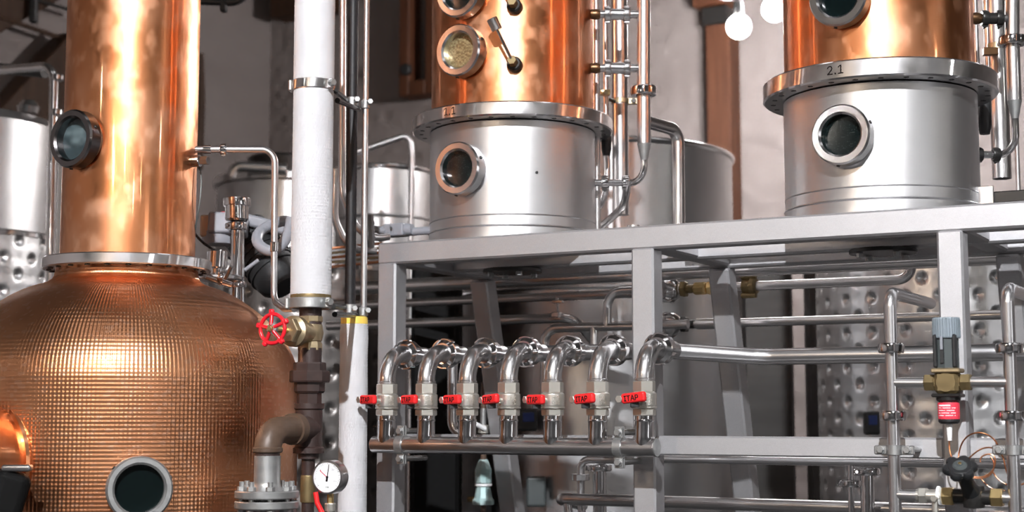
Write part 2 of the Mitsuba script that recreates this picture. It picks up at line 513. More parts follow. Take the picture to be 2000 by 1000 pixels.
for nm, (a, b, c, d) in {"stile": (786, 806, -60, 190), "stile_001": (838, 862, -60, 190), "rail": (806, 838, 162, 190)}.items():
    o = OW
    s0, s1, z1, z0 = sc(a, o), sc(b, o), zc(c, 815, o), zc(d, 815, o)
    part(key, nm.replace("_001", ""), put(rbox(s1 - s0, 0.1, z1 - z0, 0.005), frame_point((s0 + s1) / 2, o, (z0 + z1) / 2), RF), "timber", False)
p = fp(797, 137, OW - 0.052)
part(key, "knob", on_axis(disc(0.025, 0.03, 0.004, 20), p, -E2), "black_plastic")
wall_post(514, 640, -60, 26, "timber_beam", "dark timber beam end at the top edge behind the white pipe", "dark_timber", cat_="beam", down=False, o=OW - 0.05)

# along the left wall: brace, rods
def left_wall_point(px, py, off=0.05):
    d = at(px, py, 1.0) - np.array([0, 0, EYE])
    t = (S0 + off) / (d @ E1)
    return np.array([0, 0, EYE]) + d * t


def brace(p0, p1, w, th, m, *a):
    p0, p1 = np.array(p0), np.array(p1)
    d = p1 - p0
    R = axis(d / np.linalg.norm(d), E1)
    return one(a[0], put(rbox(w, th, np.linalg.norm(d), 0.005), (p0 + p1) / 2, R), m, a[1], a[2], None, False)


brace(left_wall_point(-60, 42), left_wall_point(150, -70), 0.16, 0.1, "dark_timber", "roof_beam", "dark brown beam at the top left corner", "beam")
brace(left_wall_point(-20, 290, 0.1), left_wall_point(150, 105, 0.1), 0.2, 0.1, "dark_timber", "timber_brace", "dark brown diagonal brace behind the steel elbow pipe at the left", "brace")
one("wall_rod", sweep([left_wall_point(-40, 20, 0.1), left_wall_point(60, 54, 0.1), left_wall_point(170, 92, 0.1)], 0.009, 10), "dark_timber", "thin dark rod sloping across the pale wall at the top left", "rod")
key = thing("wall_cable", "dark cable with a black clip below the beam at the top left", "cable")
part(key, "cable", sweep([left_wall_point(30, -10, 0.12), left_wall_point(80, 2, 0.12), left_wall_point(170, 30, 0.12)], 0.007, 10), "dark_steel")
part(key, "clip", put(rbox(0.03, 0.03, 0.11, 0.006), left_wall_point(66, 18, 0.13)), "black_plastic", False)
one("wall_bar", sweep([left_wall_point(388, 105, 0.08), left_wall_point(391, 200, 0.08), left_wall_point(386, 330, 0.08)], 0.022, 12), "dark_timber", "upright dark bar on the wall just right of the left copper column", "bar")
key = thing("overhead_conduit", "black conduit bending up at the top edge right of the left copper column", "conduit")
part(key, "tube", pipe([at(376, 2, 4.2), at(470, 6, 4.2), at(500, -40, 4.2)], 0.011, 0.06, 12), "black_plastic")
part(key, "clip", put(rbox(0.02, 0.025, 0.03, 0.004), at(437, 14, 4.2)), "black_plastic", False)

# ------------------------------------------------------------------ the steel platform
TB = 0.0475
fr = thing("equipment_platform", "light grey steel platform frame of square tubes under the two right columns", "platform")
ZT, ZB = zc(440.5, 1256), zc(489, 1215)
s_l, s_end = sc(735.4), sc(2100) + 0.75


def tube_box(s0, s1, o0, o1, z0, z1, ch=0.004):
    return put(rbox(s1 - s0, o1 - o0, z1 - z0, ch), frame_point((s0 + s1) / 2, (o0 + o1) / 2, (z0 + z1) / 2), RF)


part(fr, "beam", tube_box(s_l, s_end, 0, TB, ZB, ZT), "frame_steel", False)
part(fr, "beam", tube_box(s_l, s_end, 0.42, 0.42 + TB, ZB, ZT), "frame_steel", False)
part(fr, "joist", tube_box(s_l + TB, s_end, 0.235, 0.235 + 0.04, ZB + 0.002, ZT - 0.004), "frame_steel", False)
part(fr, "end_beam", tube_box(s_l, s_l + TB, TB, 0.42, ZB, ZT), "frame_steel", False)
for a, b in ((735.4, 770.3), (1233.5, 1277.3), (1835.5, 1887)):
    part(fr, "post", tube_box(sc(a), sc(b), 0.0005, TB, 0, ZB + 0.003), "frame_steel", False)
part(fr, "post", tube_box(s_end - TB, s_end, 0.0005, TB, 0, ZB + 0.003), "frame_steel", False)
part(fr, "end_beam", tube_box(s_end - TB, s_end, TB, 0.42, ZB, ZT), "frame_steel", False)
for a in (1256, 1861):
    s = sc(a)
    part(fr, "cross_beam", tube_box(s - TB / 2, s + TB / 2, TB, 0.42, ZB + 0.004, ZT - 0.004), "frame_steel", False)
for px in (936, 1407, 1976):                  # rear legs, splayed backwards
    s, o = sc(px, 0.42), 0.42
    d = E2 * 0.27 - EZ
    top, bot = frame_point(s, o + TB / 2 - 0.01, ZB + 0.002), None
    L = ZB / 1.0 * math.hypot(1, 0.27)
    bot = top + d * ZB
    R = np.stack([E1, np.cross(-(d / np.linalg.norm(d)), E1), -(d / np.linalg.norm(d))], 1)
    part(fr, "leg", put(rbox(TB, TB, L, 0.004), (top + bot) / 2, R), "frame_steel", False)
zr1, zr0 = zc(851.5, 1310, 0.004), zc(889.5, 1310, 0.004)
for a, b in ((sc(770.3), sc(1233.5)), (sc(1277.3), sc(1835.5)), (sc(1887), s_end - TB)):
    part(fr, "rail", tube_box(a - 0.001, b + 0.001, 0.004, 0.04, zr0, zr1, 0.003), "frame_steel", False)
for px in (1001, 1724):                       # pads under the columns with their bolts
    c = fp(px, 470, 0.225)
    part(fr, "base_plate", put(disc(0.065, 0.008, 0.001, 48), (c[0], c[1], ZB - 0.009)), "dark_steel")
    for a in (0.3, 1.9, 3.4, 5.0):
        part(fr, "bolt", put(hexa(0.007, 0.010, 0.001), (c[0] + 0.05 * math.cos(a), c[1] + 0.05 * math.sin(a), ZB - 0.019)), "galvanized", False)


# ------------------------------------------------------------------ sight glasses
def sight_glass(parent, c, az, R=0.0565, ri=0.038, neck=0.018, interior="dark_glass", ring_mat="machined_steel", tail=0.03):
    """c: where the axis meets the shell; az: azimuth from -y towards +x."""
    d = np.array([math.sin(az), -math.cos(az), 0.0])
    A = lambda m: on_axis(m, c, d)
    key = part(parent, "sight_glass", A(lathe([(ri + 0.001, neck - 0.012), (R - 0.003, neck - 0.012), (R, neck - 0.009), (R, neck + 0.013), (R - 0.003, neck + 0.017), (ri + 0.004, neck + 0.017), (ri, neck + 0.013), (ri, neck - 0.010)], 64, True)), ring_mat, 35, "machined steel sight glass ring")
    part(key, "neck", A(lathe([(ri + 0.003, -tail), (R - 0.008, -tail), (R - 0.008, neck - 0.011), (ri + 0.003, neck - 0.011)], 48, True)), "brushed_steel")
    part(key, "pane", A(lathe([(0, neck + 0.006), (ri - 0.0005, neck + 0.006)], 48)), "pane_glass", False)
    part(key, "interior", A(lathe([(0, neck - 0.004), (ri + 0.002, neck - 0.004)], 48)), interior, False)
    t = axis(d)
    for a in (0.35, 2.44, 4.54):
        q = c + d * (neck + 0.002) + t[:, 0] * math.cos(a) * (R - 0.001) + t[:, 1] * math.sin(a) * (R - 0.001)
        part(key, "screw", on_axis(disc(0.0035, 0.003, 0.0005, 12), q, t[:, 0] * math.cos(a) + t[:, 1] * math.sin(a)), "dark_steel")
    return key


def shell_point(axis_xy, r, az, z):
    return np.array([axis_xy[0] + r * math.sin(az), axis_xy[1] - r * math.cos(az), z])


# ------------------------------------------------------------------ columns on the platform
def column(px, word, label, glasses, lower, marks):
    c = fp(px, 470, 0.225)
    Y = c[1]
    r = 0.1625 * Y / FOC * 1000 * (163 / 162.5) if px < 1200 else 0.187 * Y / FOC * 1000
    R = r * 1.214
    zf1, zf0 = at(px, {1001: 196, 1724: 109}[px], Y - R)[2], at(px, {1001: 224, 1724: 146}[px], Y - R)[2]
    col = thing("distillation_column", label, "still column")
    prof = [(0, ZT + 0.001), (r + 0.0015, ZT + 0.001), (r + 0.0015, ZT + 0.026), (r + 0.003, ZT + 0.028), (r, ZT + 0.0305), (r, ZT + 0.050), (r + 0.0012, ZT + 0.0515), (r, ZT + 0.053), (r, zf0 - 0.002), (0, zf0 - 0.002)]
    part(col, "drum", put(lathe(prof, 96), (c[0], c[1], 0)), "satin_steel", 30, "satin steel lower drum")
    part(col, "flange", put(lathe([(r * 0.9, zf0), (R - 0.003, zf0), (R, zf0 + 0.003), (R, zf1 - 0.003), (R - 0.003, zf1), (r * 0.9, zf1)], 96, True), (c[0], c[1], 0)), "flange_steel", 30, "polished steel flange")
    rc = r * 0.985
    part(col, "shell", put(lathe([(0, zf1), (rc, zf1), (rc, 3.45), (0, 3.45)], 96), (c[0], c[1], 0)), "copper", 30, "polished copper shell")
    for a in np.arange(28) * 2 * np.pi / 28:
        part(col, "flange_bolt", put(disc(0.0055, 0.0008, 0.0002, 8), (c[0] + (r + R) / 2 * math.cos(a), c[1] + (r + R) / 2 * math.sin(a), zf0 - 0.0006)), "dark_steel", False)
    part(col, "marking", put(bent_text(word, 0.0165, R, marks, zf0 + (zf1 - zf0) * 0.28, 0.0008), (c[0], c[1], 0)), "ink", False)
    for (gx, gy, mt, az) in glasses:
        rs = rc
        # the ring's middle is seen at (gx, gy)
        rr = rs + 0.035
        z = at(gx, gy, c[1] - rr * math.cos(az))[2]
        sight_glass(col, shell_point(c, rs, az, z), az, interior=mt)
    gx, gy, az = lower
    z = at(gx, gy, c[1] - (r + 0.035) * math.cos(az))[2]
    sight_glass(col, shell_point(c, r, az, z), az)
    return col, c, r, zf0, zf1


AZG = math.radians(-33)
col_m, CM, RM, zf0m, zf1m = column(1001, "1.1", "middle copper column with two round glasses and a weighted lever, on a steel drum", [(893, 97, "foamy_spirit", AZG), (893, -18, "plain_dark", AZG)], (893, 328, AZG), -math.radians(37))
col_r, CR, RR, zf0r, zf1r = column(1724, "2.1", "right copper column with flange marked 2.1, standing on a satin steel drum", [(1638, -8, "plain_dark", AZG)], (1648, 262, AZG), -math.radians(13.9 + 21))
part(col_m, "plug", on_axis(disc(0.003, 0.003, 0.0005, 12), shell_point(CM, RM, math.radians(16), at(1047, 336, CM[1] - RM)[2]), (0.27, -0.96, 0)), "black_plastic")


def lever(parent, c, r, px, py, tip, with_rod=True):
    az = math.asin((px - 1001) / 163)
    p = shell_point(c, r, az, at(px, py + 6, c[1] - r)[2])
    d = np.array([math.sin(az - 0.25), -math.cos(az - 0.25), 0.12])
    key = part(parent, "lever_boss", on_axis(lathe([(0, -0.01), (0.016, -0.01), (0.016, 0.012), (0.013, 0.016), (0, 0.016)], 24), p, d), "dark_steel")
    part(key, "nut", on_axis(hexa(0.0105, 0.02, 0.001), p + d * 0.016, d), "old_brass", False)
    q = p + d * 0.032
    t = at(tip[0], tip[1], q[1] - 0.012)
    part(key, "rod", sweep([q, t], 0.003, 10), "polished_steel")
    u = (t - q) / np.linalg.norm(t - q)
    part(key, "weight", on_axis(disc(0.0115, 0.027, 0.0012, 28), t - u * 0.008, u), "brushed_steel")


lever(col_m, CM, RM * 0.985, 1006, 122, (968, 52))
lever(col_m, CM, RM * 0.985, 1006, 8, (968, -62))


# pipework beside the columns
def side_pipes(which, Y, d, zs, label_):
    """d: pixels of the downcomer's axis, stub rows, ferrule, reducer and bend."""
    k = Y / FOC
    P = lambda x, y, o=0.0: at(x, y, Y + o)
    key = thing("downcomer_pipe", label_, "pipe")
    x, r = d["x"], d["r"] * k
    top = P(x, -150)
    part(key, "upper_tube", sweep([top, P(x, d["fer"])], r, 28), "bright_tube")
    f = P(x, d["fer"])
    part(key, "clamp", clamp(f, (0, 0, 1), d["r"] * 1.95 * k, 18 * k, (0.1, -1, 0)), "polished_steel")
    a, b = P(x, d["red"][0]), P(x, d["red"][1])
    part(key, "lower_tube", sweep([f, np.array([f[0], f[1], a[2]])], r, 28), "bright_tube")
    part(key, "reducer", sweep([np.array([f[0], f[1], a[2]]), np.array([f[0], f[1], b[2]])], [r * 1.02, r * 0.5], 28), "galvanized")
    e = P(d["end"], d["low"])
    part(key, "bend", pipe([(f[0], f[1], b[2]), (f[0], f[1], e[2]), (e[0], e[1] + 0.03, e[2])], r * 0.5, 0.035), "polished_steel")
    w = P(d["col"], d["low"])
    ex = (w - e) / np.linalg.norm(w - e)
    part(key, "tail_tube", sweep([e + (0, 0.03, 0), w + (0, 0.03, 0)], r * 0.52, 20), "polished_steel")
    for q in d["tail"]:
        part(key, "clamp", clamp(P(q, d["low"]) + (0, 0.03, 0), (1, 0, 0), 13.5 * k, 14 * k), "polished_steel" if which == "m" else "dark_steel")
    for row in d["rows"]:
        c0, c1 = P(d["col"], row), np.array([f[0], f[1], P(x, row)[2]])
        c0 = np.array([c0[0], c1[1], c1[2]])
        part(key, "stub", sweep([c0, c1], 8 * k, 20), "brushed_steel")
        part(key, "weld", put(lathe([(0, -0.012), (0.010, -0.012), (0.0125, 0), (0.010, 0.009), (0, 0.010)], 20), P(d["col"] + 2, row), axis((1, 0, 0))), "heat_tint")
        m = lambda t: c0 + (c1 - c0) * t
        part(key, "coupling", sweep([m(0.25), m(0.72)], 11.5 * k, 24), "brushed_steel" if which == "m" else "dark_steel")
        for t in (0.26, 0.66):
            part(key, "clamp", clamp(m(t), (1, 0, 0), 15.5 * k, 13 * k), "brushed_steel" if which == "m" else "dark_steel")
    return key


YM = CM[1] - 0.05
side_pipes("m", YM, dict(x=1257, r=13.5, fer=178, red=(281, 313), low=353, end=1234, col=1162, tail=(1183, 1224), rows=(28, 133)), None, "polished downcomer pipe with clamps right of the middle copper column")
YR = CR[1] + 0.02
side_pipes("r", YR, dict(x=1977, r=14, fer=80, red=(197, 232), low=297, end=1962, col=1905, tail=(1921, 1955), rows=(36,)), None, "polished downcomer pipe at the right edge beside the right column")


def upright(px, py1, r, Y, m, label, py0=-150, cat_="pipe", name="riser_pipe"):
    k = Y / FOC
    a = at(px, py1, Y)
    return one(name, sweep([(a[0], a[1], at(px, py0, Y)[2]), a], r * k, 24), m, label, cat_)


Yb = YM + 0.17
key = thing("riser_pipe", "thick upright pipe with a bronze band, behind the clamps right of the middle column", "pipe")
a = at(1213, 420, Yb)
part(key, "tube", sweep([(a[0], a[1], 3.2), a], 16 * Yb / FOC, 28), "pipe_steel")
part(key, "band", put(ring(17.5 * Yb / FOC, 15 * Yb / FOC, 0.012, 0.001), (a[0], a[1], at(1213, 203, Yb)[2])), "bronze")
part(key, "band_lug", put(rbox(0.03, 0.012, 0.014, 0.001), at(1238, 198, Yb)), "bronze", False)
part(key, "bolt", on_axis(hexa(0.006, 0.006, 0.0005), at(1237, 198, Yb) - (0, 0.006, 0), (0, -1, 0)), "dark_steel", False)
upright(1167, 470, 6.5, YM + 0.08, "pipe_steel", "slim upright pipe touching the edge of the middle column")
key = thing("riser_pipe", "slim upright pipe with a brass band ending in a black connector by the middle flange", "pipe")
a = at(1184, 250, YM + 0.12)
part(key, "tube", sweep([(a[0], a[1], 3.2), a], 0.006, 16), "pipe_steel")
part(key, "band", put(rbox(0.022, 0.016, 0.012, 0.001), at(1182, 181, YM + 0.11)), "brass", False)
part(key, "bolt", on_axis(hexa(0.006, 0.006, 0.0005), at(1183, 181, YM + 0.10), (0, -1, 0)), "bronze", False)
part(key, "arm", sweep([at(1182, 190, YM + 0.12), at(1206, 200, Yb)], 0.005, 8), "dark_steel")
part(key, "connector", put(lathe([(0, -0.065), (0.008, -0.065), (0.011, -0.05), (0.012, 0), (0, 0)], 20), a), "black_plastic")
part(key, "hose", curve([a - (0, 0, 0.06), at(1186, 340, YM + 0.12), at(1182, 375, YM + 0.12), at(1160, 415, YM + 0.16)], 0.0075, 12), "pipe_steel")
one("drain_hose", curve([at(1226, 352, YM + 0.02), at(1222, 385, YM + 0.05), at(1206, 415, YM + 0.12), at(1170, 446, YM + 0.18)], 0.0085, 14), "pipe_steel", "curved steel hose dropping from the clamp to the platform right of the middle drum", "hose")
k0, k1 = fp(1262, 238, 0.33), fp(1324, 262, 0.435)
k1[2] = k0[2] - 0.004
one("transfer_pipe", pipe([k0, k1, (k1[0], k1[1], ZT + 0.002)], 0.0145, 0.03, 24), "brushed_steel", "bent steel pipe that comes from the downcomer and drops to the platform", "pipe")
key = thing("riser_pipe", "thick open-ended upright pipe hanging beside the right steel drum", "pipe")
a = at(1957, 349, YR + 0.16)
rr = 18.5 * (YR + 0.16) / FOC
part(key, "tube", put(lathe([(rr, 0), (rr, 1.6), (rr * 0.9, 1.6), (rr * 0.9, 0)], 36, True), a), "pipe_steel")
part(key, "band", put(ring(rr * 1.08, rr * 0.95, 0.014, 0.001), (a[0], a[1], at(1957, 98, YR + 0.16)[2])), "bronze")
part(key, "band_lug", put(rbox(0.03, 0.014, 0.016, 0.001), at(1934, 101, YR + 0.14)), "heat_tint", False)
upright(1912, 230, 5, YR + 0.12, "pipe_steel", "thin upright pipe closest to the edge of the right copper column")
upright(1932, 128, 8, YR + 0.18, "pipe_steel", "upright pipe between the thin pipe and the thick open-ended pipe at the right")
upright(1990, 400, 4.5, YR + 0.3, "pipe_steel", "thin upright tube at the right edge behind the reducer", 195)
one("cable_gland", put(lathe([(0, -0.05), (0.01, -0.05), (0.014, -0.03), (0.014, 0.03), (0, 0.03)], 20), at(1922, 215, YR + 0.08)), "black_plastic", "black plastic connector under the right flange", "connector")
key = thing("angle_bracket", "short steel angle on the platform right of the right drum", "bracket")
part(key, "end_plate", put(rbox(0.03, 0.006, 0.04, 0.001), fp(1925, 384, 0.22) , RF), "brushed_steel", False)
part(key, "bar", put(rbox(0.30, 0.03, 0.022, 0.002), fp(2010, 383, 0.24), RF), "dark_steel", False)

# things lying on the platform between the columns
s0, s1 = sc(1345, 0.36), sc(1545, 0.36)
one("platform_strip", tube_box(s0, s1, 0.34, 0.40, ZT + 0.001, ZT + 0.014, 0.002), "brushed_steel", "flat steel strip lying on the platform between the two drums", "strip")
for k, (px, py, o) in enumerate([(1296, 424, 0.40), (1350, 418, 0.40)]):
    b = fp(px, py, o); b[2] = ZT
    key = thing("pipe_shoe", ["small clamp foot left of the bent pipe on the platform", "small clamp foot right of the bent pipe on the platform"][k], "clamp")
    part(key, "foot", put(rbox(0.022, 0.03, 0.012, 0.003), b + (0, 0, 0.007)), "brushed_steel", False)
    part(key, "screw", put(hexa(0.007, 0.018, 0.001), b + (0.003 - 0.006 * k, 0, 0.012)), "galvanized", False)
b = fp(1237, 440, 0.42); b[2] = ZT
key = thing("pipe_stub", "short upright pipe stub with a flat foot, behind the curved hose on the platform", "pipe")
part(key, "tube", put(lathe([(0, 0), (0.0145, 0), (0.0145, 0.06), (0.011, 0.06), (0.011, 0.05), (0, 0.05)], 24), b), "pipe_steel")
part(key, "foot", put(rbox(0.09, 0.06, 0.01, 0.002), b + (0.03, 0, 0.005), RF), "dark_steel", False)


# ------------------------------------------------------------------ the pot still at the left
PX = POT[:2]
k3 = 3.0 / FOC
pot = thing("pot_still", "hammered copper pot still with a tall copper neck at the left", "still")
zz = lambda y, Y=3.0: at(247, y, Y)[2]
RFL = 162 * k3
zfl1, zfl0 = at(247, 491, 3.0 - RFL)[2], at(247, 513, 3.0 - RFL)[2]
from scipy.interpolate import PchipInterpolator
sil = [(522, 135), (545, 139), (556, 152), (566, 182), (580, 212), (598, 240), (620, 268), (650, 297), (685, 320), (715, 331), (745, 335), (900, 335), (1150, 335), (1250, 310), (1320, 200), (1330, 0)]
ys, rs = np.array([a for a, b in sil], float), np.array([b for a, b in sil], float)
yy = np.unique(np.concatenate([np.linspace(522, 760, 70), np.linspace(760, 1330, 24), ys]))
rp = PchipInterpolator(ys, rs)(yy)
prof = [(max(r, 0) * k3, zz(y)) for r, y in zip(rp, yy)][::-1]
prof = [(0, zz(1330))] + [q for q in prof if q[0] > 1e-6] + [(0, zz(522))]
part(pot, "kettle", put(lathe(prof, 128), (PX[0], PX[1], 0)), "hammered_copper", 40, "hammered copper kettle")
part(pot, "collar", put(lathe([(0, zz(550)), (137 * k3, zz(550)), (136 * k3, zfl0), (0, zfl0)], 80), (PX[0], PX[1], 0)), "copper")
part(pot, "flange", put(lathe([(0.1, zfl0), (RFL - 0.002, zfl0), (RFL, zfl0 + 0.002), (RFL, zfl1 - 0.002), (RFL - 0.002, zfl1), (0.1, zfl1)], 96, True), (PX[0], PX[1], 0)), "flange_steel", 30, "polished steel flange")
rcol = 129 * k3
part(pot, "neck", put(lathe([(0, zfl1), (rcol, zfl1), (rcol, 3.4), (0, 3.4)], 96), (PX[0], PX[1], 0)), "copper", 30, "tall polished copper neck")
for a in np.arange(24) * 2 * np.pi / 24:
    part(pot, "flange_bolt", put(hexa(0.0055, 0.003, 0.0005), (PX[0] + 0.152 * math.cos(a), PX[1] + 0.152 * math.sin(a), zfl0 - 0.0028)), "dark_steel", False)
az = math.radians(14 - 45)
rr_ = rcol + 0.03
sight_glass(pot, shell_point(PX, rcol, az, at(143, 270, 3.0 - rr_ * math.cos(az))[2]), az, R=0.0575, ri=0.041, neck=0.012, interior="misty_interior", ring_mat="blued_steel")
az = math.radians(14 + 5)
sight_glass(pot, shell_point(PX, 335 * k3, az, at(278, 956, 3.0 - 0.38)[2]), az, R=0.0570, ri=0.0425, neck=0.034, interior="plain_dark", ring_mat="galvanized")
# manhole at the left
az = math.radians(14 - 47)
d = np.array([math.sin(az), -math.cos(az), 0])
c = shell_point(PX, 0.312, az, at(-10, 906, 2.75)[2])
mh = part(pot, "manway", on_axis(lathe([(0.10, -0.05), (0.125, -0.05), (0.125, 0.012), (0.1275, 0.018), (0.125, 0.024), (0.117, 0.024), (0.116, 0.075), (0.10, 0.075)], 72, True), c, d), "copper", 30, "copper manway collar")
part(mh, "cover", on_axis(lathe([(0, 0.10), (0.09, 0.10), (0.113, 0.096), (0.114, 0.060), (0, 0.060)], 64), c, d), "brushed_steel", 30, "steel manway cover")
A = axis(d)
q = c + d * 0.07 + A[:, 0] * 0.085 + A[:, 1] * -0.03
q = at(38, 945, 2.58)
part(mh, "hinge_block", put(rounded(0.09, 0.06, 0.10, 0.018), q + (-0.022, 0, -0.026), axis((0.25, 0.1, 1))), "matt_black", 40, "black hinge block")
part(mh, "wing_nut", put(rounded(0.05, 0.02, 0.012, 0.005), at(34, 914, 2.55)), "brushed_steel", 40, "steel wing nut")


# ------------------------------------------------------------------ steam line right of the pot
def vert(px, y0, y1, r, Y, px1=None):
    """A straight upright between two rows."""
    a = at(px, y0, Y)
    b = at(px if px1 is None else px1, y1, Y)
    return sweep([a, (a[0], a[1], b[2])], r * Y / FOC, 32)


YA = 2.82
xa = at(607, 580, YA)[0]
ka = YA / FOC


def za(y, Y=YA):
    return at(607, y, Y)[2]


def turned(prof_px, Y=YA, x=None, n=40):
    """A profile of (pixels of radius, row) about the steam line's axis."""
    return put(lathe([(r * Y / FOC, at(607, y, Y)[2]) for r, y in prof_px], n), (xa if x is None else x, Y, 0))


pa = thing("insulated_pipe", "thick white insulated upright pipe right of the copper pot", "pipe")
part(pa, "jacket", turned([(0, -150), (40.5, -150), (40.5, 12), (41, 14), (40.5, 15), (40.5, 161), (38, 164), (0, 164)], n=48), "smooth_jacket", 30, "smooth white upper jacket")
part(pa, "jacket", turned([(0, 176), (38, 176), (40, 178), (40, 300), (40.3, 420), (40, 574), (38, 578), (0, 578)], n=48), "wrapped_cloth", 30, "white wrapped lower jacket")
part(pa, "end_ring", turned([(0, 576), (39, 576), (40, 579), (39, 589), (0, 589)]), "old_brass")
part(pa, "pipe", turned([(0, 560), (22, 560), (22, 640), (0, 640)]), "rusty_iron")
for (y, m) in ((169, "machined_steel"), (593, "galvanized")):
    b = part(pa, "band_clamp", put(ring(42.5 * ka, 37 * ka, 0.020, 0.0015, 48), (xa, YA, za(y) - 0.010)), m, 35, "steel band clamp")
    q = np.array([xa, YA, za(y)])
    part(b, "lug", put(rbox(0.008, 0.022, 0.022, 0.002), q + (-0.043, -0.004, 0)), m, False)
    part(b, "lug", put(rbox(0.010, 0.016, 0.020, 0.002), q + (0.036, -0.026, 0)), m, False)
    part(b, "bolt", put(on_axis(hexa(0.007, 0.012, 0.001), (0, 0, 0), (0.6, -0.8, 0)), q + (0.036, -0.030, 0)), "galvanized", False)
# gate valve
gd = np.array([-0.44, -0.898, 0.02])
v = thing("gate_valve", "bronze gate valve with a red handwheel under the thick white pipe", "valve")
part(v, "body", cat(turned([(0, 618), (24, 618), (24, 628), (20, 634), (20, 664), (24, 672), (24, 684), (0, 684)], n=8), turned([(0, 632), (23, 634), (26, 650), (23, 666), (0, 668)])), "bronze", 30)
g0 = np.array([xa, YA, za(651)])
part(v, "bonnet", on_axis(lathe([(0, 0), (0.021, 0), (0.021, 0.045), (0.029, 0.046), (0.029, 0.058), (0.020, 0.064), (0, 0.064)], 32), g0, gd), "bronze", 30)
part(v, "bonnet_nut", on_axis(hexa(0.0245, 0.016, 0.002), g0 + gd * 0.062, gd), "bronze", False)
part(v, "stem", sweep([g0 + gd * 0.06, g0 + gd * 0.132], 0.0055, 12), "brass")
w0 = g0 + gd * 0.122
W = axis(gd)
ang = np.linspace(0, 2 * np.pi, 49)[:-1]
wheel = []
loop = np.stack([0.027 * np.cos(ang), 0.027 * np.sin(ang), np.zeros_like(ang)], 1)
tv, tf = [], []
tor = trimesh.creation.torus(0.0265, 0.0036, 48, 12)
wheel.append(tm(tor))
for k in range(5):
    a = math.pi / 2 + 0.1 + k * 2 * math.pi / 5
    e = np.array([math.cos(a), math.sin(a), 0])
    wheel.append(sweep([e * 0.006 + (0, 0, 0.004), e * 0.026], 0.0034, 10))
    wheel.append(put(rounded(0.010, 0.009, 0.009, 0.0035), e * 0.0315, axis(e, (0, 0, 1))))
wh = part(v, "handwheel", put(cat(*wheel), w0, W), "red_enamel", 50, "red enamelled handwheel")
part(wh, "hub", put(lathe([(0, -0.004), (0.0095, -0.004), (0.010, 0.004), (0.006, 0.0055), (0, 0.0055)], 24), w0, W), "galvanized")
part(wh, "nut", put(hexa(0.0052, 0.006, 0.0008), w0 + gd * 0.005, W), "brass", False)
# iron union, tee and elbow
u = thing("iron_pipe_fitting", "dark iron union, tee and elbow below the red handwheel valve", "pipe fitting")
part(u, "nipple", turned([(0, 680), (23, 680), (23, 712), (0, 712)]), "rusty_iron")
part(u, "union", turned([(0, 708), (31, 708), (32, 711), (32, 726), (0, 726)], n=8), "rusty_iron", False)
part(u, "union_nut", turned([(0, 724), (38, 724), (39.5, 727), (39.5, 744), (38, 747), (0, 747)], n=8), "rusty_iron", False)
part(u, "union_tail", turned([(0, 745), (30, 745), (30, 764), (27, 768), (24, 768), (24, 792), (0, 792)], n=8), "rusty_iron", False)
part(u, "tee", turned([(0, 788), (29, 788), (29, 798), (26, 801), (26, 872), (30, 875), (30, 885), (20, 886), (20, 896), (0, 896)]), "rusty_iron")
YE = 2.70
el = at(523, 850, YE)
te = np.array([xa, YA, za(836)])
el_top = np.array([el[0], el[1], te[2] - 0.004])
bd = el_top - te; bd /= np.linalg.norm(bd)
part(u, "tee_branch", sweep([te, te + bd * 0.042], 27 * ka, 28), "rusty_iron")
part(u, "branch_collar", sweep([te + bd * 0.040, te + bd * 0.058], 30 * ka, 28), "cast_iron")
eb = np.array([el[0], el[1], at(523, 882, YE)[2]])
part(u, "elbow", sweep(fillet([te + bd * 0.050, el_top, eb], 0.052, 14), 26.5 * YE / FOC, 32), "cast_iron")
part(u, "elbow_collar", put(disc(29 * YE / FOC, 0.010, 0.002), eb - (0, 0, 0.002)), "cast_iron")
part(u, "nipple", put(disc(24 * YE / FOC, 0.014, 0.001), eb - (0, 0, 0.014)), "rusty_iron")
fl = thing("flanged_joint", "grey bolted pipe flange pair under the iron elbow in front of the pot", "flange")
kf = YE / FOC
T2 = lambda pr, n=40: put(lathe([(r * kf, at(523, y, YE)[2]) for r, y in pr], n), (el[0], el[1], 0))
part(fl, "weld_neck", T2([(0, 890), (25.5, 890), (25.5, 942), (28, 950), (35, 960), (0, 960)]), "galvanized")
part(fl, "plate", T2([(0, 958), (60, 958), (61.5, 960), (61.5, 971), (60, 973), (0, 973)], 56), "galvanized")
part(fl, "plate", T2([(0, 978), (60, 978), (61.5, 980), (61.5, 991), (60, 993), (0, 993)], 56), "galvanized")
part(fl, "gasket", T2([(0, 972), (48, 972), (48, 979), (0, 979)]), "black_rubber")
part(fl, "lower_pipe", T2([(0, 992), (25, 992), (25, 1400), (0, 1400)]), "galvanized")
for k in range(8):
    a = k * math.pi / 4 + 0.3
    b = np.array([el[0] + 48 * kf * math.cos(a), el[1] + 48 * kf * math.sin(a), 0])
    part(fl, "bolt", cat(put(hexa(0.0085, 0.008, 0.001), b + (0, 0, at(523, 958, YE)[2])), put(disc(0.005, 0.06, 0.0005, 12), b + (0, 0, at(523, 1006, YE)[2])), put(hexa(0.0085, 0.008, 0.001), b + (0, 0, at(523, 1002, YE)[2]))), "galvanized", False)
# drain line below the tee
dl = thing("drain_pipe", "thin brass and iron drain line below the iron tee, behind the dial gauge", "pipe")
part(dl, "tube", turned([(0, 895), (13, 895), (13, 930), (0, 930)]), "rusty_iron")
part(dl, "coupling", turned([(0, 928), (14, 928), (15, 932), (15, 978), (14, 981), (0, 981)]), "old_brass")
part(dl, "tube", turned([(0, 980), (12, 980), (12, 1500), (0, 1500)]), "rusty_iron")
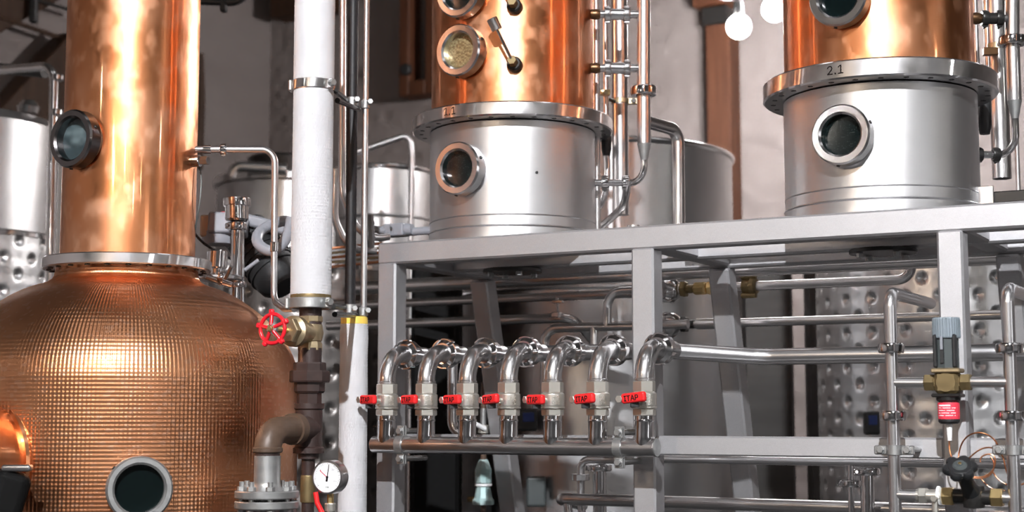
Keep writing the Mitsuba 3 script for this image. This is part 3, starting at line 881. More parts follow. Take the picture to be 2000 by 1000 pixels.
# gauge
YG = 2.74
gg = thing("pressure_gauge", "round white dial gauge in a steel case beside the white wrapped pipe", "gauge")
gc = at(640, 932, YG)
gd2 = np.array([-0.36, -0.933, 0.0])
G = axis(gd2)
rg = 33 * YG / FOC
part(gg, "case", put(lathe([(0, -0.026), (rg - 0.002, -0.026), (rg, -0.022), (rg, 0.0), (rg - 0.0005, 0.003), (rg - 0.0035, 0.0035), (rg - 0.004, 0.0005), (0, 0.0005)], 56), gc, G), "machined_steel", 30, "steel case")
part(gg, "dial", put(lathe([(0, 0.001), (rg - 0.0042, 0.001)], 48), gc, G), "white_dial", False, "white dial face")


def dial_bar(a, r0, r1, w, h=0.0016):
    e = np.array([math.sin(a), math.cos(a), 0])
    return put(rbox(w, r1 - r0, 0.0005, 0.0001), e * (r0 + r1) / 2 + (0, 0, h), np.stack([np.cross(e, (0, 0, 1.0)), e, (0, 0, 1.0)], 1))


ticks = [dial_bar(a, rg * 0.74, rg * 0.82, 0.0007 if i % 4 else 0.001) for i, a in enumerate(np.radians(np.linspace(-130, 130, 33)))]
part(gg, "scale", put(cat(*ticks), gc, G), "dark_grey_plastic", False, "printed scale")
for tx, a in (("5", -50), ("10", 40), ("15", 115), ("bar", 180)):
    m = meshkit.text_mesh(tx, 0.0035, 0.0003)
    vv = np.array(m.vertices); vv[:, 0] -= vv[:, 0].mean(); vv[:, 1] -= vv[:, 1].mean()
    e = np.array([math.sin(math.radians(a)), math.cos(math.radians(a)), 0]) * rg * 0.58
    part(gg, "numeral", put((vv + e + (0, 0, 0.0013), np.array(m.faces)), gc, G), "dark_grey_plastic", False)
part(gg, "needle", put(cat(dial_bar(0.15, 0, rg * 0.72, 0.0012, 0.0024), dial_bar(0.15 + math.pi, 0, rg * 0.25, 0.0035, 0.0024), put(disc(0.0022, 0.002, 0.0003, 16), (0, 0, 0.0014))), gc, G), "ink", False, "black needle")
part(gg, "set_pointer", put(dial_bar(math.radians(-50), 0, rg * 0.62, 0.0010, 0.0030), gc, G), "red_enamel", False, "red pointer")
part(gg, "stem", put(lathe([(0, 0), (0.006, 0), (0.006, -0.02), (0, -0.02)][::-1], 6), gc + (0.004, 0.012, -rg + 0.002)), "brass", False)
gv = thing("gauge_valve", "small nickel valve with a red lever under the dial gauge", "valve")
gb = gc + (0.004, 0.012, -rg - 0.016)
part(gv, "body", cat(put(lathe([(0, 0), (0.010, 0), (0.0105, -0.002), (0.0105, -0.014), (0.008, -0.017), (0.012, -0.024), (0.012, -0.036), (0.008, -0.042), (0.008, -0.30), (0, -0.30)][::-1], 12), gb)), "nickel_brass", False)
part(gv, "lever", pipe([gb + (-0.026, -0.01, 0.020), gb + (-0.022, -0.012, 0.0), gb + (-0.012, -0.014, -0.018), gb + (-0.014, -0.014, -0.05)], 0.0048, 0.01, 12), "red_vinyl", 40, "red lever sleeve")
part(gv, "lever_nut", on_axis(hexa(0.006, 0.01, 0.0008), gb + (-0.006, -0.012, -0.028), (-0.3, -0.95, 0)), "nickel_brass", False)

# second insulated pipe, hose and tubes
YB = 3.12
kb = YB / FOC
xb = at(690, 800, YB)[0]
TBp = lambda pr, x=xb, n=40: put(lathe([(r * kb, at(690, y, YB)[2]) for r, y in pr], n), (x, YB, 0))
pb = thing("insulated_pipe", "slimmer white wrapped pipe with a yellow tape band beside the platform post", "pipe")
part(pb, "jacket", TBp([(0, 632), (25, 632), (27, 634), (28, 660), (27, 700), (28, 760), (27.5, 830), (28, 941), (28.3, 943), (28, 945), (28, 1500), (0, 1500)]), "wrapped_cloth", 30)
part(pb, "tape_band", TBp([(0, 619), (25.5, 619), (26.5, 621), (26.5, 633), (0, 633)]), "yellow_tape", 35, "yellow tape band")
xr = at(687, 300, YB)[0]
one("hot_water_hose", TBp([(0, -150), (10.5, -150), (10.5, 622), (0, 622)], xr), "black_rubber", "straight black hose running down into the yellow taped pipe", "hose")
xt = at(713, 300, YB)[0]
tt = thing("thin_tube", "thin bright steel tube just right of the black hose", "tube")
part(tt, "tube", TBp([(0, -150), (6.3, -150), (6.3, 618), (0, 618)], xt), "bright_tube")
tb = one("return_pipe", pipe([at(669, -150, YB + 0.25), (at(669, 300, YB + 0.25)[0], YB + 0.25, at(669, 380, YB + 0.25)[2]), at(705, 470, YB + 0.25), at(760, 462, YB + 0.28)], 0.0085, 0.09, 18), "pipe_steel", "steel pipe behind the black hose that curves right at its foot", "pipe")
one("return_pipe", pipe([at(655, 330, YB + 0.35), (at(655, 300, YB + 0.35)[0], YB + 0.35, at(655, 430, YB + 0.35)[2]), at(680, 487, YB + 0.36), at(735, 490, YB + 0.38)], 0.009, 0.09, 18), "pipe_steel", "steel pipe peeping out right of the thick white pipe and bending under the hose", "pipe")
for k, (y, dy) in enumerate(((200, 0), (604, 0))):
    zb = at(690, y, YB)[2]
    br = thing("pipe_bracket", ["upper bracket that ties the thick white pipe to the black hose and tube", "lower bracket between the thick white pipe and black hose, above the yellow tape"][k], "bracket")
    part(br, "arm", sweep([(xa + 0.042, YA + 0.0, za(178 if k == 0 else 598)), (xr - 0.012, YB - 0.004, zb + 0.004)], 0.0055, 8), "dark_steel")
    part(br, "arm", sweep([(xa + 0.042, YA + 0.03, za(190 if k == 0 else 612)), (xr + 0.012, YB + 0.016, zb - 0.012)], 0.0055, 8), "dark_steel")
    h = part(br, "hose_clamp", put(ring(0.0145, 0.0105, 0.020, 0.001, 32), (xr, YB, zb - 0.010)), "galvanized")
    part(h, "bolt", on_axis(hexa(0.0065, 0.016, 0.001), (xr + 0.011, YB - 0.020, zb), (0.2, -0.98, 0)), "galvanized", False)
    h = part(br, "tube_clamp", put(ring(0.0098, 0.0064, 0.018, 0.001, 28), (xt, YB, zb - 0.014)), "galvanized")
    part(h, "bolt", on_axis(hexa(0.0065, 0.016, 0.001), (xt + 0.010, YB - 0.016, zb - 0.004), (0.2, -0.98, 0)), "galvanized", False)
for k in range(5):
    y = 478 + k * 9
    one("copper_tube", sweep([at(640, y + 8, 3.95 + 0.02 * k), at(745, y - 3, 3.95 + 0.02 * k)], 0.004, 10), "bronze" if k % 2 else "copper", ["topmost", "second from the top", "third from the top", "fourth from the top", "lowest"][k] + " of the five thin copper tubes behind the black hose", "tube", "stacked copper tubes behind the black hose")

# small loop pipe from the copper neck
lp = thing("vent_pipe", "thin bent steel pipe from the copper neck down beside the white pipe", "pipe")
YL = 3.0
nz = at(390, 292, YL)
w1 = [np.array([PX[0] + rcol * 0.98, YL, nz[2]]), at(537, 294, YL), at(537, 588, YL), at(556, 603, YL - 0.06), at(575, 603, YL - 0.1)]
w1[1][2] = nz[2]; w1[2][0] = w1[1][0] + 0.003
part(lp, "tube", pipe(w1, 0.0068, 0.028, 18), "bright_tube")
part(lp, "coupling", sweep([at(398, 292, YL), at(413, 292, YL)], 0.0088, 16), "polished_steel")
part(lp, "clamp", clamp(at(437, 292, YL), (1, 0, 0), 0.0115, 0.012), "polished_steel")
part(lp, "collar", put(disc(0.0085, 0.02, 0.001, 20), (w1[1][0] + 0.002, YL, at(537, 492, YL)[2])), "polished_steel")
dr_ = thing("thermometer_well", "small fitting with a thin lead hanging on the right edge of the copper neck", "fitting")
part(dr_, "fitting", on_axis(cat(disc(0.012, 0.02, 0.001, 20), put(hexa(0.009, 0.02, 0.001), (0, 0, 0.018))), np.array([PX[0] + rcol * 0.97, PX[1] - 0.02, at(385, 318, YL)[2]]), (0.95, -0.3, 0)), "polished_steel", False)
part(dr_, "lead", curve([at(390, 325, YL), at(393, 360, YL), at(386, 420, YL), at(380, 470, YL + 0.05)], 0.0018, 8), "dark_grey_plastic")

# vent standpipe behind the pot
sp = thing("standpipe", "upright steel standpipe with a capped ferrule rising behind the pot's shoulder", "pipe")
YS = 3.25
ks = YS / FOC
xs = at(461, 500, YS)[0]
TS = lambda pr, n=36: put(lathe([(r * ks, at(461, y, YS)[2]) for r, y in pr], n), (xs, YS, 0))
part(sp, "tube", TS([(0, 450), (10, 450), (10, 620), (0, 620)]), "polished_steel")
part(sp, "ferrule", TS([(0, 398), (23, 398), (23, 428), (20, 432), (12, 434), (0, 434)]), "polished_steel")
part(sp, "cap", TS([(0, 387), (26, 387), (27, 389), (27, 401), (26, 403), (0, 403)]), "polished_steel")
part(sp, "clamp", clamp((xs, YS, at(461, 442, YS)[2]), (0, 0, 1), 19 * ks, 14 * ks, (1, 0.4, 0)), "polished_steel")
part(sp, "clamp", clamp((xs, YS, at(461, 556, YS)[2]), (0, 0, 1), 20 * ks, 12 * ks, (1, 0.4, 0)), "polished_steel")
one("standpipe", sweep([at(472, 432, YS + 0.06), at(474, 620, YS + 0.06)], 0.0055, 14), "polished_steel", "slender pipe standing right behind the capped standpipe", "pipe")
mt_ = thing("agitator_motor", "black agitator motor with a grey terminal box behind the pot's shoulder", "motor")
YMo = 3.42
km = YMo / FOC
ma, mb = at(545, 545, YMo), at(478, 452, YMo + 0.05)
md = (mb - ma) / np.linalg.norm(mb - ma)
ln = float(np.linalg.norm(mb - ma))
part(mt_, "body", on_axis(lathe([(0, -0.03), (0.035, -0.028), (0.052, -0.01), (0.056, 0.01), (0.056, ln), (0.04, ln + 0.012), (0, ln + 0.012)], 40), ma, md), "black_plastic")
for j in range(6):
    part(mt_, "fin", on_axis(ring(0.060, 0.050, 0.004, 0.0005, 40), ma + md * (0.02 + 0.018 * j), md), "black_plastic")
part(mt_, "terminal_box", put(rounded(0.085, 0.05, 0.05, 0.006), at(446, 440, YMo - 0.06), axis((0, 0.2, 1), (0, 1, 0))), "pale_grey_plastic", 40, "pale grey terminal box")
part(mt_, "box_end", put(rounded(0.035, 0.048, 0.05, 0.006), at(409, 443, YMo - 0.05)), "beige_plastic", 40, "brownish box end")
part(mt_, "lamp", put(disc(0.006, 0.012, 0.001, 16), at(436, 424, YMo - 0.06)), "red_vinyl", 35, "small red indicator")
part(mt_, "lid", put(rounded(0.10, 0.05, 0.028, 0.008), at(520, 440, YMo), axis((0.25, 0, 1), (0, 1, 0))), "pale_grey_plastic", 40, "pale grey cover")
part(mt_, "gearbox", put(lathe([(0, 0), (0.04, 0), (0.042, 0.01), (0.042, 0.028), (0, 0.03)], 32), at(430, 478, YMo - 0.04)), "pale_grey_plastic")
one("hose_loop", curve([at(568, 428, 3.12), at(560, 462, 3.10), at(530, 490, 3.08), at(506, 478, 3.09), at(506, 455, 3.12), at(528, 440, 3.15), at(552, 432, 3.17), at(570, 440, 3.2)], 0.0115, 16, 60), "pale_grey_plastic", "grey hose curled into a loop left of the thick white pipe", "hose")
vv_ = thing("vent_valve", "cluster of chromed fittings at the back right of the pot's flange", "valve")
part(vv_, "body", cat(put(disc(0.022, 0.04, 0.003, 28), at(424, 525, 3.2)), put(disc(0.014, 0.06, 0.002, 24), at(424, 545, 3.2))), "polished_steel")
part(vv_, "arm", sweep([at(402, 540, 3.18), at(452, 556, 3.2)], 0.007, 14), "polished_steel")
part(vv_, "clamp", clamp(at(432, 543, 3.19), (1, 0, -0.2), 0.013, 0.012), "polished_steel")
part(vv_, "lever", sweep([at(440, 545, 3.17), at(452, 520, 3.15)], 0.004, 10), "polished_steel")
part(vv_, "flange_disc", put(disc(0.055, 0.01, 0.002, 36), at(425, 548, 3.24)), "brushed_steel")
one("sensor_rod", sweep([at(478, 528, 3.26), at(505, 508, 3.26)], 0.0045, 12), "pale_grey_plastic", "short pale rod slanting in front of the black motor", "rod")
one("sensor_lead", curve([at(380, 455, 3.3), at(405, 480, 3.3), at(440, 500, 3.32), at(462, 512, 3.34)], 0.003, 8), "black_rubber", "thin black cable hanging behind the neck's foot", "cable")

# ------------------------------------------------------------------ manifold with seven valves
OM = -0.088
mf = thing("collector_pipe", "horizontal steel collector pipe under the seven red-handled valves", "pipe")
ca, cb = fp(729, 868, OM), fp(1281, 874.5, OM)
zm = float((ca[2] + cb[2]) / 2)
sa, sb = float(ca @ E1), float(cb @ E1)
RP = 0.0170
ma_, mb_ = frame_point(sa, OM, zm), frame_point(sb, OM, zm)
part(mf, "tube", put(lathe([(0, 0), (RP - 0.001, 0), (RP, 0.001), (RP, sb - sa - 0.001), (RP - 0.001, sb - sa), (0, sb - sa)], 40), ma_, axis(E1)), "pipe_steel")
part(mf, "end_cap", put(disc(RP + 0.0004, 0.003, 0.0008, 40), mb_, axis(E1)), "galvanized")
vx = [755, 832, 912.5, 993.5, 1079.5, 1167.5, 1259]
hw = [27, 27.5, 31, 28, 31, 37, 46.5]            # how broad each lever looks
hx = [719.5, 799.5, 883.5, 958.5, 1046.5, 1142, 1238]
OH = OM + 0.153                                  # axis of the header behind
zh = zc(689, 1115, OH)
# stubs with flared feet belong to the collector
tops, mids = zc(812, 993, OM), zc(746, 993, OM)
ordinal = ["first", "second", "third", "fourth", "fifth", "sixth", "seventh"]
KP = 0.0179
for k, x in enumerate(vx):
    b = fp(x, 830, OM)
    bx, by = b[0], b[1]
    z_st = zm + RP * 0.7
    part(mf, "stub", put(lathe([(0, zm + 0.002), (RP - 0.001, zm + 0.002), (KP + 0.0015, zm + RP * 0.9), (KP, zm + RP + 0.004), (KP, tops - 0.012), (KP + 0.0012, tops - 0.009), (KP, tops - 0.006), (KP, tops + 0.004), (0, tops + 0.004)], 32), (bx, by, 0)), "polished_steel")
    vk = thing("ball_valve", f"{ordinal[k]} from the left of the seven nickel ball valves with red levers", "valve", None)
    part(vk, "body", put(lathe([(0, tops + 0.010), (0.018, tops + 0.012), (0.0229, tops + 0.018), (0.0233, tops + 0.020), (0.0233, tops + 0.040), (0.0228, tops + 0.042), (0.0185, tops + 0.046), (0, tops + 0.047)], 36), (bx, by, 0)), "nickel_brass", 30)
    part(vk, "hex_end", put(hexa(0.0222, 0.013, 0.0015), (bx, by, tops), axis(EZ, E1 + 0.15 * E2)), "nickel_brass", False)
    part(vk, "hex_end", put(hexa(0.0216, 0.021, 0.0015), (bx, by, tops + 0.044), axis(EZ, E1 + 0.15 * E2)), "nickel_brass", False)
    part(vk, "seam_ring", put(ring(0.0242, 0.019, 0.004, 0.001, 36), (bx, by, tops + 0.0135)), "nickel_brass")
    # raised casting marks
    az0 = math.atan2(bx, -by) * 0 + math.radians(12) - math.atan2(bx, by) * 0.9
    marks = []
    strokes = [(0, 0.0017, 1), (0, 0, 1), (0, -0.0017, 1), (-0.0012, 0.0009, 0), (0.0012, 0.0009, 0), (-0.0012, -0.0009, 0), (0.0012, -0.0009, 0)]
    for row in range(3):                          # worn raised characters
        for j in range(4):
            a = az0 + (j - 1.2) * 0.19
            q = np.array([math.sin(a), -math.cos(a), 0])
            T_ = axis(q)
            for st in rng.choice(7, 4, replace=False):
                u_, w_, flat = strokes[st]
                bar = rbox(0.0030, 0.0009, 0.0024, 0.0002) if flat else rbox(0.0009, 0.0024, 0.0024, 0.0002)
                marks.append(put(bar, np.array([bx, by, tops + 0.0235 + row * 0.0062]) + q * 0.0234 + T_ @ np.array([u_, w_, 0]), T_))
    part(vk, "casting_mark", cat(*marks), "nickel_brass", False)
    labels[vk + "__casting_mark"] = {"kind": "stuff"}
    # lever: a stem to the left front, a silver nut, a red sleeve with a dark print
    Yl = by - 0.045
    hc = at(hx[k], 780.5 - (0, 0, 0, 1, 0, 2, 4)[k], Yl)
    wv = hw[k] * Yl / FOC
    Lr = 0.050
    th = math.acos(min(1, wv / Lr))
    view = math.atan2(hc[0], hc[1])
    ld = np.array([math.cos(th - view), math.sin(-th + view) if False else -math.sin(th + 0 * view), 0.03 + 0.05 * (k == 6)])
    ld = np.array([math.cos(th), -math.sin(th), 0.0]) if k < 9 else ld
    cv, sv = math.cos(-view), math.sin(-view)
    ld = np.array([cv * ld[0] - sv * ld[1], sv * ld[0] + cv * ld[1], 0.0]); ld[2] = (0.0, 0.02, 0.02, 0.06, 0.0, 0.06, 0.10)[k]
    ld /= np.linalg.norm(ld)
    Rl = np.stack([ld, np.cross(EZ, ld) / np.linalg.norm(np.cross(EZ, ld)), np.cross(ld, np.cross(EZ, ld) / np.linalg.norm(np.cross(EZ, ld)))], 1)
    lv = part(vk, "lever", put(rounded(Lr, 0.012, 0.019, 0.005), hc, Rl), "red_vinyl", 40, "red lever sleeve")
    nrm = -Rl[:, 1] if -Rl[1, 1] < 0 else Rl[:, 1]
    tmm = meshkit.text_mesh("ITAP", 0.0098, 0.0006, True)
    tv_ = np.array(tmm.vertices); tv_[:, 0] -= tv_[:, 0].mean(); tv_[:, 1] -= tv_[:, 1].mean(); tv_[:, 0] *= 0.95
    part(lv, "print", put((tv_, np.array(tmm.faces)), hc + nrm * 0.0057, np.stack([ld, Rl[:, 2], nrm], 1)), "ink", False, "dark lettering")
    e0 = hc - ld * (Lr / 2)
    part(lv, "shank", sweep([e0 - ld * 0.005, e0 + ld * 0.006], 0.0055, 14), "machined_steel")
    part(lv, "nut", on_axis(hexa(0.0075, 0.007, 0.001), e0 - ld * 0.004 - nrm * 0.001, nrm), "nickel_brass", False)
    zz0 = hc[2] - 0.010
    part(vk, "stem", sweep([np.array([bx, by, tops + 0.030]), np.array([hc[0], hc[1] + 0.010, tops + 0.028])], 0.0062, 14), "nickel_brass")
    part(vk, "stop_tab", put(rbox(0.016, 0.008, 0.010, 0.001), (hc[0] + 0.002, hc[1] + 0.006, hc[2] - 0.013)), "black_plastic", False)
    # elbow up and back, with slotted union nut
    lb = thing("elbow_pipe", f"{ordinal[k]} from the left of the seven polished elbows above the red-handled valves", "pipe")
    t0 = np.array([bx, by, tops + 0.063])
    t1 = np.array([bx, by, zh])
    t2 = t1 + E2 * (OH - OM - 0.013)
    part(lb, "tube", sweep(fillet([t0, t1, t2], 0.056, 16), KP, 32), "pipe_steel")
    part(lb, "bead", put(ring(KP + 0.0016, KP - 0.002, 0.004, 0.001, 32), t0 + (0, 0, 0.003)), "pipe_steel")
    qn = t1 + E2 * 0.066
    slots = Point(0, 0).buffer(0.0312, 48).difference(Point(0, 0).buffer(KP, 32))
    for j in range(6):
        a = j * math.pi / 3 + 0.35 + 0.4 * k
        nb = sbox(-0.003, 0.0275, 0.003, 0.04)
        from shapely import affinity
        slots = slots.difference(affinity.rotate(nb, math.degrees(a), origin=(0, 0)))
    ex = trimesh.creation.extrude_polygon(slots, 0.015, engine="earcut")
    un = part(lb, "union_nut", put(tm(ex), qn, axis(E2)), "polished_steel", 30, "slotted union nut")
    part(un, "lip", put(lathe([(KP, -0.006), (KP + 0.004, -0.006), (0.0265, -0.002), (0.0297, 0.001), (0.0297, 0.003), (KP, 0.003)], 48, True), qn, axis(E2)), "polished_steel")
    part(un, "liner", put(ring(0.0245, KP, 0.022, 0.001, 40), qn + E2 * 0.013, axis(E2)), "polished_steel")
for k, px in enumerate((786, 1209)):
    q = frame_point(sc(px, OM), OM, zm)
    ck = thing("saddle_clamp", ["left", "right"][k] + " bolted saddle clamp holding the collector pipe to the rail", "clamp")
    hw_ = 0.0085
    part(ck, "band", put(lathe([(RP, -hw_), (RP + 0.0025, -hw_), (RP + 0.003, -hw_ + 0.0006), (RP + 0.003, hw_ - 0.0006), (RP + 0.0025, hw_), (RP, hw_)], 40, True), q, axis(E1)), "galvanized")
    for sgn in (1, -1):
        e = q + EZ * sgn * (RP + 0.011)
        part(ck, "ear", put(rbox(0.017, 0.004, 0.022, 0.001), e - E2 * 0.004, RF), "galvanized", False)
        part(ck, "ear", put(rbox(0.017, 0.004, 0.022, 0.001), e + E2 * 0.004, RF), "galvanized", False)
        part(ck, "bolt", on_axis(cat(disc(0.0085, 0.002, 0.0004, 24), put(hexa(0.0068, 0.006, 0.0008), (0, 0, 0.002))), e - E2 * 0.006, -E2), "galvanized", False)
        part(ck, "standoff", put(disc(0.006, -OM - 0.003, 0.0005, 20), e + E2 * 0.006, axis(E2)), "galvanized")

# header behind the elbows and its run to the right
hd = thing("header_pipe", "long polished header pipe behind the elbows that bends and runs on to the right", "pipe")
sH0 = float((fp(800, 690, OH)) @ E1)
p0 = frame_point(sH0, OH, zh)
p1 = frame_point(sc(1305, OH), OH, zh)
p2 = fp(1492, 697, OH + 0.085)
p3 = frame_point(sc(2090, OH + 0.085), OH + 0.085, p2[2] + 0.0)
part(hd, "tube", pipe([p0, p1, p2, p3], 0.0162, 0.10, 28), "bright_tube")
part(hd, "end_cap", put(disc(0.0175, 0.004, 0.001), p0, axis(-E1)), "polished_steel")


# ------------------------------------------------------------------ pipes behind the platform
def run(name, pts, r, m, label, bend=0.04, cat_="pipe"):
    """pts: (px, row, offset behind the front plane)."""
    return one(name, pipe([fp(*q) for q in pts], r, bend, 20), m, label, cat_)


def level(px0, px1, px, py, o):
    z = zc(py, px, o)
    return frame_point(sc(px0, o), o, z), frame_point(sc(px1, o), o, z)


a, b = level(690, 2080, 976, 549, 0.53)
one("rack_pipe", sweep([a, b], 0.0175, 28), "pipe_steel", "thickest horizontal pipe, close under the platform's rear beam", "pipe")
a, b = level(640, 1300, 976, 584, 0.62)
one("rack_pipe", sweep([a, b], 0.0110, 22), "pipe_steel", "second horizontal pipe below the rear beam in the left bay", "pipe")
o = 0.60
a, b = level(640, 1122, 985, 625, o)
c = b + E2 * 0.10 - EZ * 0.05
one("rack_pipe", pipe([a, b, c], 0.0120, 0.04, 22), "pipe_steel", "third horizontal pipe in the left bay, bending away at its right end", "pipe")
hg = thing("pipe_hanger", "small hanger clamp between the second and third pipes of the left bay", "clamp")
q0, q1 = fp(1089, 582, 0.60), fp(1089, 620, 0.595)
part(hg, "rod", sweep([q0, q1], 0.004, 10), "pipe_steel")
part(hg, "clip", put(rbox(0.03, 0.012, 0.008, 0.002), q0 + (0, -0.012, -0.010), RF), "pipe_steel", False)
part(hg, "clip", put(rbox(0.022, 0.03, 0.014, 0.002), q1 + (0, 0, 0.006), RF), "pipe_steel", False)
lo = thing("loop_pipe", "dark steel pipe with an arch that loops behind the middle platform post", "pipe")
o = 0.50
za_ = zc(639, 1150, o)
P_ = lambda px, z: frame_point(sc(px, o), o, z)
part(lo, "header", pipe([P_(1064, zc(900, 1064, o) * 0 + zc(790, 1064, o)), P_(1064, za_), P_(1345, za_)], 0.0108, 0.035, 22), "pipe_steel")
zar = zc(566, 1215, o)
part(lo, "arch", pipe([P_(1187, za_), P_(1187, zar), P_(1290, zar)], 0.0108, 0.04, 22), "pipe_steel")
part(lo, "drop", sweep([P_(1161, za_), P_(1161, zc(800, 1161, o))], 0.0108, 22), "pipe_steel")
# fittings in the right bay
o2 = 0.575
for k, (py, kind) in enumerate(((565, 0), (634, 1))):
    P2 = lambda px, y=py: fp(px, y, o2)
    z = P2(1330)[2]
    Q = lambda px: frame_point(sc(px, o2), o2, z)
    key = thing("inlet_pipe", ["upper inlet pipe with a brass coupling and clamp that turns up at its right end", "lower inlet pipe with a dark nut, running behind the slanted leg of the right bay"][k], "pipe")
    part(key, "swivel", cat(put(lathe([(0, -0.025), (0.022, -0.022), (0.030, -0.008), (0.030, 0.008), (0.022, 0.022), (0, 0.025)], 36), Q(1308), axis(E2 + 0.6 * E1))), "polished_steel", 30, "polished swivel elbow")
    part(key, "neck", sweep([Q(1314), Q(1342)], [0.017, 0.010], 24), "polished_steel")
    part(key, "nut", put(hexa(0.0195, 0.014, 0.002), Q(1332), axis(E1)), "old_brass" if k == 0 else "dark_steel", False)
    part(key, "nipple", sweep([Q(1340), Q(1362)], 0.010, 20), "old_brass" if k == 0 else "dark_steel")
    if k == 0:
        part(key, "coupling", put(lathe([(0, 0), (0.013, 0), (0.015, 0.003), (0.015, 0.026), (0.013, 0.03), (0, 0.03)], 10), Q(1358), axis(E1)), "brass", False, "brass coupling")
        part(key, "coupling", put(hexa(0.0165, 0.02, 0.002), Q(1384), axis(E1)), "brass", False)
        zu = zc(516, 1785, o2)
        part(key, "tube", pipe([Q(1400), Q(1786), Q(1786) + EZ * (zu - z)], 0.0106, 0.035, 22), "pipe_steel")
        cl = part(key, "clamp", put(lathe([(0.009, 0), (0.015, 0), (0.017, 0.004), (0.017, 0.018), (0.021, 0.02), (0.021, 0.03), (0.017, 0.034), (0.009, 0.034)], 32, True), Q(1453), axis(E1)), "old_brass", 30, "bolted clamp")
        for sg in (1, -1):
            part(cl, "bolt", put(disc(0.0065, 0.036, 0.001, 16), Q(1452) + EZ * sg * 0.021 - E2 * 0.006, axis(E1)), "old_brass")
    else:
        part(key, "tube", sweep([Q(1358), Q(2080)], 0.0100, 22), "pipe_steel")
        part(key, "sleeve", sweep([Q(1362), Q(1398)], 0.0125, 22), "pipe_steel")
# lower right bay
o3 = 0.16
a, b = level(1262, 2080, 1500, 900, o3)
key = thing("lower_rack_pipe", "bright slim pipe just below the rail with a hanging clamp", "pipe")
part(key, "tube", sweep([a, b], 0.0080, 20), "bright_tube")
z = a[2]
q = frame_point(sc(1656, o3), o3, z)
part(key, "drop", sweep([q, q - EZ * 0.14], 0.0060, 16), "polished_steel")
part(key, "clamp", clamp(q - EZ * 0.040, (0, 0, 1), 0.0185, 0.013, (1, 0, 0)), "polished_steel")
o4 = 0.22
q = fp(1693, 921, o4)
key = thing("capped_pipe", "upright pipe with a polished clamp cap beside the hanging clamp under the right rail", "pipe")
part(key, "tube", sweep([q, q - EZ * 0.12], 0.0135, 22), "polished_steel")
part(key, "cap", clamp(q, (0, 0, 1), 0.0245, 0.014, (1, 0.2, 0)), "polished_steel")
o5 = 0.26
z5 = zc(979, 1250, o5)
a5, b5 = frame_point(sc(1090, o5), o5, z5), frame_point(sc(2080, o5), o5, z5)
key = thing("lower_rack_pipe", "dark horizontal pipe along the bottom edge with a rounded left end", "pipe")
part(key, "tube", pipe([a5 + E2 * 0.12 - EZ * 0.02, a5, b5], 0.0128, 0.02, 24), "pipe_steel")
part(key, "branch", pipe([a5 + E1 * 0.02, a5 + E1 * 0.03 - EZ * 0.06, a5 + E1 * 0.05 - EZ * 0.16], 0.009, 0.02, 18), "pipe_steel")
key = thing("drain_elbow", "bent drain pipe with a slotted nut below the collector pipe", "pipe")
q0 = fp(1250, 899, 0.30); q1 = fp(1134, 899, 0.30); q1[2] = q0[2]
part(key, "tube", pipe([q0, q1, q1 - EZ * 0.10 , q1 - EZ * 0.16 + E1 * 0.012], 0.0085, 0.022, 20), "pipe_steel")
part(key, "nut", put(lathe([(0.007, 0), (0.0185, 0), (0.0195, 0.001), (0.0195, 0.013), (0.0185, 0.014), (0.007, 0.014)], 12, True), q1 - EZ * 0.046), "pipe_steel", False, "slotted nut")
key = thing("capped_pipe", "upright pipe with a broad polished cap right of the slotted drain nut", "pipe")
q = fp(1171, 914, 0.33)
part(key, "tube", sweep([q, q - EZ * 0.17], 0.0145, 24), "polished_steel")
part(key, "cap", clamp(q, (0, 0, 1), 0.0265, 0.014, (1, 0.3, 0)), "polished_steel")
# left bay: dropping pipe and teal regulator
key = thing("drop_pipe", "plain steel pipe dropping behind the second and third valves", "pipe")
o6 = 0.20
q = fp(884, 700, o6)
part(key, "tube", pipe([q + E2 * 0.06 + EZ * 0.01, q + EZ * 0.004, q - EZ * 0.155, q - EZ * 0.19 + E1 * 0.06], 0.0115, 0.03, 22), "pipe_steel")
rv = thing("teal_regulator", "teal painted regulator on a brownish pipe behind the collector pipe", "regulator")
q = fp(944, 925, 0.50)
q = np.array(q)
part(rv, "pipe", sweep([q + EZ * 0.22, q - EZ * 0.3], 0.007, 16), "cast_iron")
part(rv, "bonnet", put(lathe([(0, -0.022), (0.020, -0.022), (0.020, 0.010), (0.014, 0.026), (0.010, 0.034), (0, 0.034)], 10), q), "teal_paint", False)
part(rv, "band", put(disc(0.021, 0.006, 0.001), q - EZ * 0.030), "white_paint")
part(rv, "skirt", put(lathe([(0, 0), (0.016, 0), (0.022, -0.030), (0.026, -0.036), (0.026, -0.046), (0, -0.046)][::-1], 10), q - EZ * 0.028), "teal_paint", False)
part(rv, "side_port", on_axis(disc(0.007, 0.03, 0.001, 16), q - EZ * 0.062 - E1 * 0.012, -E1), "old_brass")
sv_ = thing("needle_valve", "small silvery valve on the brownish pipe behind the third ball valve", "valve")
q = fp(944, 838, 0.50)
part(sv_, "body", put(hexa(0.012, 0.02, 0.001), q - EZ * 0.01), "nickel_brass", False)
part(sv_, "handle", sweep([q + (0.004, -0.01, 0), q + (-0.018, -0.03, 0.012)], 0.006, 12), "white_paint")
part(sv_, "tail", sweep([q, q + EZ * 0.05], 0.0075, 14), "galvanized")

# ------------------------------------------------------------------ control loop at the right
OL = -0.075
cl_ = thing("control_loop", "polished pipe loop with clamps in front of the right platform post", "pipe")
zb1, zb2 = zc(747, 1850, OL), zc(969, 1850, OL)
RL = 0.0108


